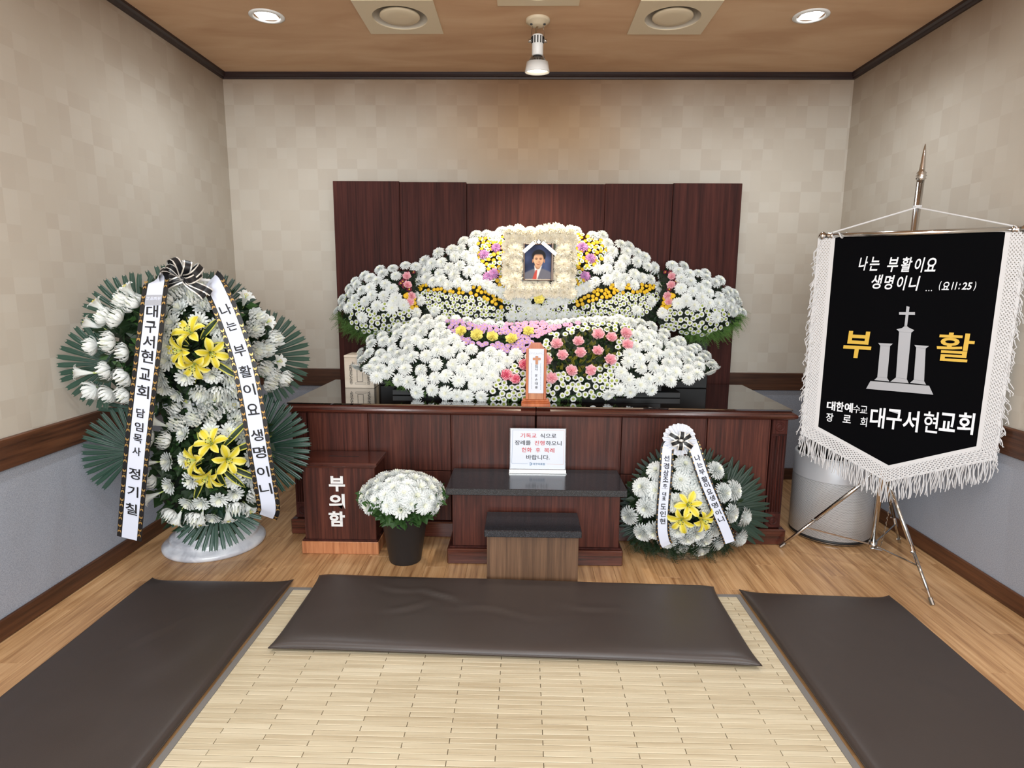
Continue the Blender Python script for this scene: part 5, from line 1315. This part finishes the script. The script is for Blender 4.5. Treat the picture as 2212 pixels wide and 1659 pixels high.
for dome, lst in ((d1, [(465, 235, -.5, 1), (315, 308, -.7, 1), (285, 392, -1, .5), (238, 625, -1, .1), (645, 222, 0, 1), (740, 215, .2, 1), (1022, 275, .6, 1), (1120, 385, 1, .6), (1172, 572, 1, .2)]),
                  (d2, [(755, 812, -.2, 1), (885, 805, .1, 1), (980, 832, .2, 1), (615, 890, -1, .6), (565, 1080, -1, 0), (580, 1242, -1, -.4), (700, 1340, -.3, -1), (810, 1340, 0, -1), (940, 1325, .3, -1), (1030, 1295, .9, -.7)])):
    for x, y, dx, dz in lst:
        x, y = cr([(x, y)])[0]; p, n = dome.at(x, y); n = Vector((dx, -.55, dz)).normalized(); inst('white_lily', FL['lily'][0], t, p + n * .03 - Vector((0, .02, 0)), n, .046)
def lilies(t, dome, cen, lst, r):
    cx, cy = cr([cen])[0]
    for x, y in lst:
        x, y = cr([(x, y)])[0]; p, n = dome.at(x, y); n = Vector(((x - cx) / 45, -1, -(y - cy) / 45)).normalized(); inst('yellow_lily', FL['ylily'][0], t, p + Vector((0, -.065, 0)), n, r)
lilies(t, d1, (790, 500), [(785, 418), (742, 505), (882, 518), (802, 572)], .070)
lilies(t, d2, (880, 1055), [(885, 972), (812, 1052), (965, 1050), (870, 1128)], .072)
def blades(t, dome, cen, lst):
    for x, y, L_ in lst:
        (x0, y0), (x1, y1) = cr([cen, (x, y)]); fx_, fy_ = x0 + (x1 - x0) * .3, y0 + (y1 - y0) * .3
        p, _ = dome.at(fx_, fy_); q, _ = dome.at(x1, y1); p = p + Vector((0, -.03, 0)); q = Vector(atY(x1, y1, min(q.y, p.y + .03) - .03))
        d = q - p; z = d.normalized(); yx = Vector((0, 1, -.2)); yx = (yx - z * yx.dot(z)).normalized(); xx = -yx.cross(z)
        o = bpy.data.objects.new('striped_leaf', FL['blade'][0]); COL.objects.link(o); o.parent = t; m4 = Matrix((xx * .17, -yx * .17, z * d.length)).transposed().to_4x4(); m4.translation = p - parent_world(t); o.matrix_local = m4
blades(t, d1, (790, 500), [(625, 365, 1), (690, 345, 1), (858, 345, 1), (945, 478, 1), (735, 695, 1), (980, 660, 1), (655, 450, 1)])
blades(t, d2, (880, 1055), [(755, 915, 1), (1020, 870, 1), (1135, 955, 1), (662, 1120, 1), (1090, 1185, 1), (1005, 1228, 1), (730, 1300, 1), (905, 1235, 1)])
cl_ = [('대', 315, 27), ('구', 395, 26), ('서', 470, 27), ('현', 545, 28), ('교', 635, 25), ('회', 725, 28), ('담', 835, 20), ('임', 905, 20), ('목', 965, 20), ('사', 1030, 19), ('정', 1145, 26), ('기', 1235, 25), ('칠', 1325, 27)]
rib, rp, rf = ribbon(t, [(345, 602, 2.41), (336, 620, 2.36), (322, 740, 2.29), (309, 850, 2.28), (297, 960, 2.28), (287, 1070, 2.295), (279, 1164, 2.315)], .102, .62, [(c, 540 + y / 2.37, h) for c, y, h in cl_])
# florist's patch printed near the top of that ribbon
i_ = min(range(len(rp)), key=lambda i: abs(proj_y(rp[i]) - 649)); tt_, uu_, nn_ = rf[i_]
own(rib); pb = MB(); c = rp[i_] + nn_ * .0022; pb.add([c + uu_ * sx_ * .0325 + tt_ * sy_ * .021 for sx_, sy_ in ((-1, -1), (1, -1), (1, 1), (-1, 1))], [(0, 1, 2, 3)]); pb.build('florist_patch', M['greyprint'], rib)
pb = MB(); put_text(pb, '正品화원', c + nn_ * .0012 - tt_ * .006, uu_, -tt_, .013, bold=.02, width=.056); pb.build('patch_lettering', M['paperwhite'], rib)
cl_ = [('나', 307, 24), ('는', 388, 21), ('부', 515, 25), ('활', 622, 26), ('이', 715, 25), ('요', 815, 25), ('생', 948, 26), ('명', 1035, 27), ('이', 1135, 25), ('니', 1222, 26)]
ribbon(t, [(455, 604, 2.48), (464, 618, 2.45), (491, 679, 2.43), (524, 776, 2.43), (545, 877, 2.435), (562, 983, 2.45), (576, 1067, 2.48), (580, 1100, 2.50), (575, 1116, 2.53)], .096, .62, [(c, 540 + y / 2.37, h) for c, y, h in cl_], twist=.2)
bow(t, atY(397, 601, 2.41), [(115, .085, -.2, 'loop'), (62, .075, -.3, 'loop'), (150, .075, -.3, 'loop'), (25, .095, -.3, 'loop'), (172, .085, -.5, 'loop'), (5, .085, -.5, 'loop'), (92, .07, .3, 'loop'), (200, .13, -.1, 'tail'), (-22, .12, -.1, 'tail'), (-35, .11, -.2, 'tail')], .03)
b = MB(); b.tube([atY(345, 606, 2.42), atY(397, 602, 2.435), atY(455, 606, 2.49)], .006, 8); b.tube([atY(397, 602, 2.435), atY(400, 640, 2.6), (wx, wy, 1.17)], .007, 8); b.build('ribbon_bar', M['white'], t)

# ================================================================== SMALL FLOWER BASKET (right)
bx_, by_ = 0.80, 2.868
t = thing('flower_basket', 'small funeral flower basket with white chrysanthemums, yellow lilies and two lettered ribbons', 'flower basket', (bx_, by_, 0))
cb = lambda l: [(1200 + x / 3.318, 800 + y / 3.318) for x, y in l]
b = MB()
for i in range(9):
    z = .006 + .0105 * i; rr = .122 + .0055 * i; b.tube([(bx_ + rr * math.cos(a) * 1.1, by_ + rr * math.sin(a) * .62, z + .0025 * math.sin(a * 18 + PI * (i % 2))) for a in [2 * PI * k / 72 for k in range(73)]], .0062, 6, cap=False)
b.build('wicker_weave', M['wicker'], t, True)
b = MB(); b.lathe([(0, .002), (.118, .002), (.16, .1), (0, .1)], 0, 0, 0, 40); b.v = [(bx_ + p[0] * 1.08, by_ + p[1] * .6, p[2]) for p in b.v]; b.build('basket_bowl', M['wicker'], t, True)
b = MB(); b.tube([(bx_ - .01, by_ + .05, .09), (bx_, by_ + .085, .42), (atY(1468, 945, by_ + .06))], .011, 8); b.build('support_stick', M['calyx'], t)
FB = by_ + .075
for args in (((1455, 1060), FB, .215, 78, 165, 13), ((1400, 1085), FB - .01, .14, 100, 215, 12), ((1500, 1055), FB, .21, 25, 98, 13), ((1550, 1100), FB - .012, .265, -42, 72, 17), ((1410, 1120), FB - .015, .17, 120, 232, 13)):
    fan(t, args[0], args[1], args[2], args[3], args[4], args[5], 'leaflet_dk', (0, -1, .2), rnd=.08)
d3 = Dome(1472, 1090, 128, 112, by_ + .02, .16); d3.body(t, .8); d3.leaves(t, 700, .04, rdw, rmax=.98)
B1 = [(915, 690), (890, 795), (728, 730), (1125, 728), (1010, 800), (635, 842), (722, 858), (965, 885), (1245, 862), (1172, 875), (660, 972), (850, 940), (1080, 962), (550, 1030), (1225, 1015), (1320, 1042), (640, 1142), (722, 1130), (870, 1115), (990, 1140), (1120, 1110), (1288, 1180), (890, 1232), (1020, 1242), (1130, 1212), (935, 1165), (800, 1190), (760, 950), (1050, 1180)]
for x, y in cb(B1):
    p, n = d3.at(x, y); n = (n + Vector((rdw.gauss(0, .1), -.25, .05 + rdw.gauss(0, .1)))).normalized(); inst('chrysanthemum', random.choice(FL['pompon']), t, p + n * .012, n, .053 * rdw.uniform(.9, 1.06))
for x, y in cb([(925, 930), (880, 1030), (1020, 1030)]):
    p, n = d3.at(x, y); n = Vector(((x - 1482) / 40, -1, -(y - 1100) / 50)).normalized(); inst('yellow_lily', FL['ylily'][0], t, p + Vector((0, -.062, 0)), n, .066)
mb = MB()
for _ in range(340):
    x, y = random.uniform(1366, 1576), random.uniform(1156, 1190); q_ = abs(x - 1472) / 100; p = Vector(atY(x, y, by_ - .10 + .09 * q_ * q_))
    fernspray(mb, p, (random.uniform(-.7, .7), random.uniform(-.9, .0), random.uniform(-.7, .25)), random.uniform(.04, .075) if p.z > .05 else .035, rdw)
tag(mb.build('fern_fringe', M['leaf'], t), kind='stuff')
cl_ = [('선', 630, 12.5), ('경', 685, 13), ('상', 735, 13), ('조', 780, 12), ('(', 0, 0), ('대', 885, 8.5), ('표', 917, 8.5), ('도', 975, 12.5), ('인', 1028, 13), ('현', 1080, 12.5)]
cl_ = [c for c in cl_ if c[1]] + [('주', 830, 9.5)]
RY = by_ - .185
rb1, rp1, rf1 = ribbon(t, cbp := [(1445, 958, RY + .05), (1441, 972, RY + .02), (1438, 1030, RY), (1433, 1090, RY - .006), (1431, 1140, RY - .004), (1435, 1168, RY + .004), (1440, 1179, RY + .012)], .062, .70, [(c, 800 + y / 3.318, h) for c, y, h in cl_], gold='spark')
pb = MB()
for yy, fl_ in ((810, 1), (850, -1)):   # round brackets above and below one letter
    i_ = min(range(len(rp1)), key=lambda i: abs(proj_y(rp1[i]) - (800 + yy / 3.318))); tt_, uu_, nn_ = rf1[i_]; c = rp1[i_] + nn_ * .0026
    pb.grid([[c + uu_ * math.cos(a) * .015 - tt_ * fl_ * (math.sin(a) * .004 - .002), c + uu_ * math.cos(a) * .015 - tt_ * fl_ * (math.sin(a) * .004 - .0012)] for a in [PI * k / 10 for k in range(11)]])
own(rb1); pb.build('bracket_print', M['ink'], rb1)
cl_ = [('나', 628, 12.5), ('는', 677, 11.5), ('부', 727, 12.5), ('활', 780, 13), ('이', 822, 12), ('요', 868, 12), ('생', 915, 12.5), ('명', 965, 13), ('이', 1018, 12), ('니', 1068, 13)]
ribbon(t, [(1494, 950, RY + .05), (1500, 968, RY + .02), (1520, 1030, RY), (1544, 1090, RY - .006), (1561, 1130, RY - .002), (1573, 1160, RY + .004), (1577, 1172, RY + .006)], .060, .72, [(c, 800 + y / 3.318, h) for c, y, h in cl_], gold='spark')
# pleated organza rosette with a black bow
rc = Vector(atY(1467, 949, RY + .035)); nn = Vector((0, -1, .1)).normalized(); uu = Vector((1, 0, 0)); vv = Vector((0, .1, 1)).normalized()
mb = MB(); rows = []
for j in range(6):
    f = .12 + .88 * j / 5; rows.append([rc + (uu * math.cos(a) + vv * math.sin(a)) * .074 * f * (1 + .02 * math.sin(a * 3)) + nn * (.012 * math.sin(a * 22) * f + .02 * (1 - f)) for a in [2 * PI * k / 132 for k in range(133)]])
ros = own(mb.grid(rows).build('rosette', M['organza'], t, True))
for ang, L_ in ((150, .058), (-32, .062), (80, .04), (28, .05), (205, .045), (-92, .046)):
    d = uu * math.cos(math.radians(ang)) + vv * math.sin(math.radians(ang)); q = nn.cross(d).normalized()
    MB().grid([[rc + nn * (.03 + .010 * math.sin(f * PI)) + d * L_ * f + q * o for o in (-.014, -.0085, .0085, .014)] for f in [k / 8 for k in range(9)]], [1, 0, 1]).build('bow_loop', [M['blackribbon'], M['silver']], ros, True)
b = MB(); b.tube([rc + nn * .028 - uu * .01, rc + nn * .042, rc + nn * .028 + uu * .01], .007, 8); b.build('bow_knot', M['silver'], ros, True)
b = MB(); b.tube([atY(1446, 957, RY + .056), rc + Vector((0, .03, 0)), atY(1493, 950, RY + .056)], .006, 6); b.build('ribbon_bar', M['white'], t)

# ================================================================== BLACK BUCKET OF WHITE CHRYSANTHEMUMS
qx, qy = -0.562, 2.752
t = thing('flower_bucket', 'black plastic bucket full of white chrysanthemums on the floor beside the donation box', 'flower bucket', (qx, qy, 0))
b = MB(); b.lathe([(0, .0), (.073, 0), (.076, .004), (.112, .238), (.115, .240), (.115, .247), (.110, .249), (.106, .24), (.07, .02), (0, .015)], qx, qy, 0, 56); b.build('bucket', M['bucket'], t, True)
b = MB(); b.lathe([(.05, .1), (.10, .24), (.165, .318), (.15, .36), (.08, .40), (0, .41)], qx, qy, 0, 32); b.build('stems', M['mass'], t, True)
pts = []
for _ in range(620):
    a = random.uniform(0, 2 * PI); f = random.random(); rr = .098 + .09 * f; z = .235 + .10 * f; pts.append(((qx + rr * math.cos(a), qy - .03 * f + (.1 + .05 * f) * math.sin(a), z), (math.cos(a) * .8, math.sin(a) * .8, -.3 + f * .6)))
mb = MB(); leafcloud(mb, pts, .045, rdw, elong=1.4); tag(mb.build('foliage', M['leafmid'], t), kind='stuff')
N = 62
for i in range(N):
    f = (i + .5) / N; th = math.acos(1 - f * 1.02); a = i * 2.399963
    n = Vector((math.sin(th) * math.cos(a), math.sin(th) * math.sin(a), math.cos(th))); p = Vector((qx + n.x * .178, qy - .035 + n.y * .145, .315 + n.z * .115))
    n2 = (n + Vector((random.gauss(0, .12), random.gauss(0, .12), random.gauss(0, .1) + .1))).normalized(); inst('chrysanthemum', random.choice(FL['mum'] + FL['flatcup']), t, p, n2, .043 * random.uniform(.9, 1.1))

# ================================================================== BANNER ON ITS TRIPOD
RLp, RRp = Vector((1.398, 2.915, 1.552)), Vector((1.986, 2.532, 1.552))
bu = (RRp - RLp).normalized(); bv = Vector((0, 0, 1)); bn = Vector((bu.y, -bu.x, 0)); bn = bn if bn.y < 0 else -bn
pb0, pt0 = Vector((1.688, 2.782, .085)), Vector((1.728, 2.792, 1.78))
t = thing('banner_stand', 'chrome tripod stand with crossbar and cord that carries the black church banner', 'banner stand', (1.69, 2.78, 0))
b = MB(); b.tube([pb0, Vector((1.71, 2.788, 1.0)), pt0], [.0125, .0145, .0150], 16); b.build('pole', M['chrome'], t, True)
pd = (pt0 - pb0).normalized()
b = MB(); b.lathe([(.0150, 0), (.0165, .004), (.021, .008), (.016, .014), (.022, .02), (.016, .026), (.020, .032), (.012, .04), (.0115, .05), (.010, .07), (.006, .125), (.002, .152), (0, .154)], *pt0, 16, axis=pd); b.build('finial', M['chrome'], t, True)
rod = MB(); rod.tube([RLp, RRp], .0118, 16); rod = own(rod.build('crossbar', M['chrome'], t, True))
for P0, s in ((RLp, -1), (RRp, 1)):
    d = bu * s; b = MB(); b.lathe([(.0120, -.03), (.016, -.026), (.011, -.02), (.016, -.012), (.011, -.006), (.0115, 0), (.019, .008), (.021, .016), (.014, .026), (0, .031)], *P0, 16, axis=d); b.build('end_knob', M['chrome'], rod, True)
hz = pb0 + pd * .40
for nm, foot in (('leg', (1.727, 2.392, 0.004)), ('leg', (1.325, 2.952, 0.004)), ('leg', (1.975, 3.03, 0.004))):
    foot = Vector(foot); d = (foot - hz).normalized(); st = hz + d * .015
    lg = MB(); lg.tube([st, hz.lerp(foot, .64)], .0095, 10); lg.tube([hz.lerp(foot, .6), foot + Vector((0, 0, .002))], .0072, 10); lg = own(lg.build('leg', M['chrome'], t, True))
    b = MB(); b.tube([foot - d * .03, foot + Vector((0, 0, .001))], .009, 8); b.build('foot_cap', M['steel'], lg)
    b = MB(); pk = hz.lerp(foot, .64); sd = d.orthogonal().normalized(); b.tube([pk, pk + Vector((-.02, -.008, 0))], .004, 8); b.build('leg_screw', M['chrome'], lg)
    b = MB(); b.tube([pb0 + Vector((0, 0, .012)), hz.lerp(foot, .74)], .0042, 6); b.build('brace', M['chrome'], t)
b = MB(); b.tube([pb0 - pd * .004, pb0 + pd * .03], .018, 14); b.build('lower_collar', M['chrome'], t, True)
b = MB(); b.tube([hz - pd * .03, hz + pd * .03], .02, 14); b.build('leg_hub', M['chrome'], t, True)
b = MB(); b.tube([pb0 + Vector((-.02, -.02, .004)), pb0 + Vector((.03, -.025, -.004))], .006, 8); b.build('wing_nut', M['chrome'], t)
ch0, ch1 = Vector((1.83, 2.90, .36)), pb0 + Vector((.06, .03, 0))
b = MB()
for i in range(26):
    f = i / 25; p = ch0.lerp(ch1, f) + Vector((0, 0, -.03 * math.sin(PI * f))); b.tube([p, p + Vector((.003 * (-1) ** i, .002, -.010))], .0022, 5)
b.build('chain', M['steel'], t)
kp = pt0 - pd * .115
b = MB()
for P0, s in ((RLp + bu * .02, -1), (RRp - bu * .02, 1)):
    mid = kp.lerp(P0 + Vector((0, 0, .012)), .5); b.tube([kp + bn * .014, mid + bn * .008, P0 + Vector((0, 0, .012))], .0034, 8)
    b.tube([P0 + Vector((0, 0, .012 * math.cos(a))) + bn * .013 * math.sin(a) + bu * .004 * i for i, a in enumerate([2 * PI * k / 8 for k in range(17)])], .003, 6)
b.tube([kp + Vector((math.cos(a) * .0155, math.sin(a) * .0155, .004 * k / 8)) for k, a in enumerate([2 * PI * k / 8 for k in range(17)])], .0034, 6)
b.build('hanging_cord', M['cord'], t)

BO = RLp - Vector((0, 0, .0)); 
def uvp(px, py):
    p = Vector(atP(px, py, BO, bn)) - BO; return p.dot(bu), p.z
t = thing('church_banner', 'black church banner with white fringe and a silver cross emblem, hanging on the chrome stand', 'banner', BO + bu * .35 + Vector((0, 0, -1.0)))
uL, uR = .0365, .657; zT, zS = -.009, -.905; tipu, tipz = .345, -1.045
def bpt(u, z, off=0.0):
    q = u / .7; rip = .006 * math.sin(q * 9 + z * 3) * min(1, -z * 2.2) * .6
    return BO + bu * u + bv * z + bn * (rip + off)
def zbot(u): return zS + (tipz - zS) * (1 - abs(u - tipu) / (tipu - uL if u < tipu else uR - tipu))
NU, NVv = 40, 36
b = MB(); front = [[bpt(uL + (uR - uL) * i / NU, zT + (zbot(uL + (uR - uL) * i / NU) - zT) * j / NVv) for i in range(NU + 1)] for j in range(NVv + 1)]
b.grid(front); b.grid([[p - bn * .003 for p in reversed(r)] for r in front]); b.build('cloth', M['velvet'], t, True)
# macrame border: an edge tape and a lattice of crossing cords, then hanging fringe
bw_ = .062
edge = [(uL, zT), (uL, zS), (tipu, tipz), (uR, zS), (uR, zT)]
outn = [(-1, 0), None, None, None, (1, 0)]
def unit(a, b_): d = math.hypot(b_[0] - a[0], b_[1] - a[1]); return ((b_[0] - a[0]) / d, (b_[1] - a[1]) / d)
segs = []
for i in range(4):
    d = unit(edge[i], edge[i + 1]); segs.append((edge[i], edge[i + 1], d, (d[1], -d[0]) if True else None))
def outw(k):
    d = segs[k][2]; n = (d[1], -d[0]); 
    cx, cz = (uL + uR) / 2, -.5; m_ = ((segs[k][0][0] + segs[k][1][0]) / 2 - cx, (segs[k][0][1] + segs[k][1][1]) / 2 - cz)
    return n if n[0] * m_[0] + n[1] * m_[1] > 0 else (-n[0], -n[1])
OW = [outw(k) for k in range(4)]
def miter(i):   # outward offset direction at each corner of the edge line
    if i == 0: return (OW[0][0], OW[0][1])
    if i == 4: return (OW[3][0], OW[3][1])
    a, c = OW[i - 1], OW[i]; s = (a[0] + c[0], a[1] + c[1]); l2 = s[0] * a[0] + s[1] * a[1]; return (s[0] / l2, s[1] / l2)
MT = [miter(i) for i in range(5)]
tape = MB(); lat = MB()
for k in range(4):
    A, Bq = edge[k], edge[k + 1]; ma, mbq = MT[k], MT[k + 1]; ln = math.hypot(Bq[0] - A[0], Bq[1] - A[1]); n = max(2, int(ln / .0155))
    def bp(f, o, off=0.0):
        m_ = (ma[0] + (mbq[0] - ma[0]) * f, ma[1] + (mbq[1] - ma[1]) * f); return bpt(A[0] + (Bq[0] - A[0]) * f + m_[0] * o, A[1] + (Bq[1] - A[1]) * f + m_[1] * o, off)
    tape.grid([[bp(i / n, o, .004) for o in (-.004, .004, .014)] for i in range(n + 1)])
    nr = 4; rw = (bw_ - .014) / nr
    for r in range(nr):
        for i in range(n):
            o0, o1 = .014 + rw * r, .014 + rw * (r + 1)
            for (fa, fb) in ((i, i + 1), (i + 1, i)):
                p, q = bp(fa / n, o0, .003 if fa < fb else .005), bp(fb / n, o1, .005 if fa < fb else .003); d = (q - p).normalized(); s_ = bn.cross(d).normalized() * .0030
                m_ = (p + q) / 2 + bn * .002; lat.add([p - s_, p + s_, m_ + s_, q + s_, q - s_, m_ - s_], [(0, 1, 2, 5), (5, 2, 3, 4)])
    tape.grid([[bp(i / n, o, .004 + .001 * (i % 2)) for o in (bw_ - .002, bw_ + .006)] for i in range(n + 1)])
tape.build('border_tape', M['cord'], t); tag(lat.build('knotted_border', M['cord'], t), kind='stuff')
fg = MB(); rdb = random.Random(5)
for k in range(4):
    A, Bq = edge[k], edge[k + 1]; ma, mbq = MT[k], MT[k + 1]; ln = math.hypot(Bq[0] - A[0], Bq[1] - A[1]); n = int(ln / (.0042 if k in (1, 2) else .0085))
    for i in range(n):
        f = (i + .5) / n; m_ = (ma[0] + (mbq[0] - ma[0]) * f, ma[1] + (mbq[1] - ma[1]) * f)
        u0, z0 = A[0] + (Bq[0] - A[0]) * f + m_[0] * bw_, A[1] + (Bq[1] - A[1]) * f + m_[1] * bw_
        L_ = rdb.uniform(.085, .115) if k in (1, 2) else rdb.uniform(.05, .09); p = []; du = rdb.gauss(0, .006); ph = rdb.uniform(0, 6)
        if k in (0, 3):
            u0 -= OW[k][0] * .010
        for j in range(6):
            g = j / 5; sdx = OW[k][0] * (.030 * math.sin(g * 1.6) * rdb.uniform(.5, 1.0) if k in (0, 3) else .004 * g)
            p.append(bpt(u0 + sdx + du * g + .0035 * math.sin(ph + g * 5), z0 - L_ * g, .002 + .005 * math.sin(ph + g * 4)))
        fg.tube(p, [.0021, .0021, .0021, .0021, .0021, .0016], 4, cap=False)
tag(fg.build('fringe', M['cord'], t), kind='stuff')
# embroidery
def bt(mb, txt, xa, xb, ya, yb, bold, slant=0.0, org=(1780, 530), sc=3.857, skip=False):
    """letters that fill the photo box (crop pixels) on the banner cloth"""
    ua, za = uvp(org[0] + xa / sc, org[1] + (ya + yb) / 2 / sc); ub, zb_ = uvp(org[0] + xb / sc, org[1] + (ya + yb) / 2 / sc)
    _, z1 = uvp(org[0] + (xa + xb) / 2 / sc, org[1] + ya / sc); _, z0 = uvp(org[0] + (xa + xb) / 2 / sc, org[1] + yb / sc)
    c = bpt((ua + ub) / 2, (z0 + z1) / 2, .0055); mb = MB(); put_text(mb, txt, c, bu, bv, z1 - z0, bold=bold, width=(ub - ua) - slant * (z1 - z0), slant=slant, depth=.002, n=bn); mb.build('embroidered_letter', MT_, t)
MT_ = M['embwhite']; w_ = None
for ch, a, e, y0, y1 in (('나', 288, 372, 92, 210), ('는', 376, 472, 96, 212), ('부', 522, 628, 100, 222), ('활', 636, 740, 98, 222), ('이', 748, 838, 102, 226), ('요', 842, 948, 104, 218),
                         ('생', 388, 490, 244, 362), ('명', 496, 586, 248, 368), ('이', 600, 690, 252, 374), ('니', 702, 798, 256, 378)):
    bt(w_, ch, a, e, y0, y1, .018, .12)
for xx in (846, 868, 890): bt(w_, '.', xx, xx + 10, 372, 382, .02)
bt(w_, '(', 955, 978, 298, 374, .02, .1); bt(w_, '요', 982, 1052, 304, 372, .018, .12); bt(w_, '11', 1062, 1108, 306, 370, .02, .12); bt(w_, ':', 1120, 1136, 318, 368, .02, .1); bt(w_, '25', 1148, 1236, 308, 370, .02, .14); bt(w_, ')', 1246, 1270, 302, 378, .02, .1)
for ch, a, e, y0, y1, bd in (('대', 24, 96, 1298, 1374, .028), ('한', 102, 166, 1302, 1384, .028), ('예', 172, 242, 1310, 1390, .03), ('수', 244, 302, 1328, 1396, .0), ('교', 302, 364, 1336, 1396, .0), ('장', 18, 78, 1396, 1468, .015), ('로', 158, 226, 1412, 1478, .015), ('회', 304, 360, 1430, 1508, .01),
                             ('대', 386, 508, 1348, 1518, .02), ('구', 520, 648, 1362, 1530, .02), ('서', 658, 790, 1374, 1550, .02), ('현', 826, 952, 1384, 1560, .010), ('교', 962, 1098, 1396, 1550, .02), ('회', 1112, 1252, 1392, 1572, .02)):
    bt(w_, ch, a, e, y0, y1, bd)
MT_ = M['embgold']; g_ = None; bt(g_, '부', 160, 405, 714, 938, .024, .05); bt(g_, '활', 934, 1252, 728, 968, .014, .03)
for o_ in t.children:
    if o_.name.startswith('embroidered_letter') and o_.data.materials[0] == M['embgold']: o_['label'] = 'large gold embroidered letter'
def emb(pts, new=None, off=0.0):
    global s_
    s_ = MB() if new is not None or s_ is None else s_
    pl_ = [uvp(1780 + x / 3.857, 530 + y / 3.857) for x, y in pts]; s_.prism(pl_, BO + bn * (.0065 + off), bu, bv, bn, .003)
s_ = None
def emb_end(name):
    global s_
    s_.build(name, M['embsilver'], t); s_ = None
emb([(670, 676), (692, 676), (713, 512), (688, 506)]); emb([(626, 556), (758, 556), (758, 578), (626, 576)], off=.0006); emb_end('embroidered_cross')
emb([(605, 698), (650, 688), (682, 664), (706, 684), (752, 706), (728, 726), (626, 718)]); emb([(626, 719), (727, 727), (690, 1112), (600, 1098)]); emb([(600, 1099), (690, 1113), (706, 1146), (553, 1134)]); emb_end('embroidered_pillar')
emb([(452, 812), (574, 818), (552, 838), (470, 834)]); emb([(470, 835), (551, 839), (527, 1102), (445, 1096)]); emb([(445, 1097), (527, 1103), (545, 1132), (420, 1120)]); emb_end('embroidered_pillar')
emb([(753, 828), (873, 838), (848, 858), (768, 850)]); emb([(768, 851), (847, 859), (834, 1128), (748, 1116)]); emb([(748, 1117), (834, 1129), (850, 1158), (716, 1144)]); emb_end('embroidered_pillar')
emb([(388, 1128), (876, 1168), (910, 1242), (352, 1192)]); emb_end('embroidered_base')
bpy.data.objects.remove(_fo)
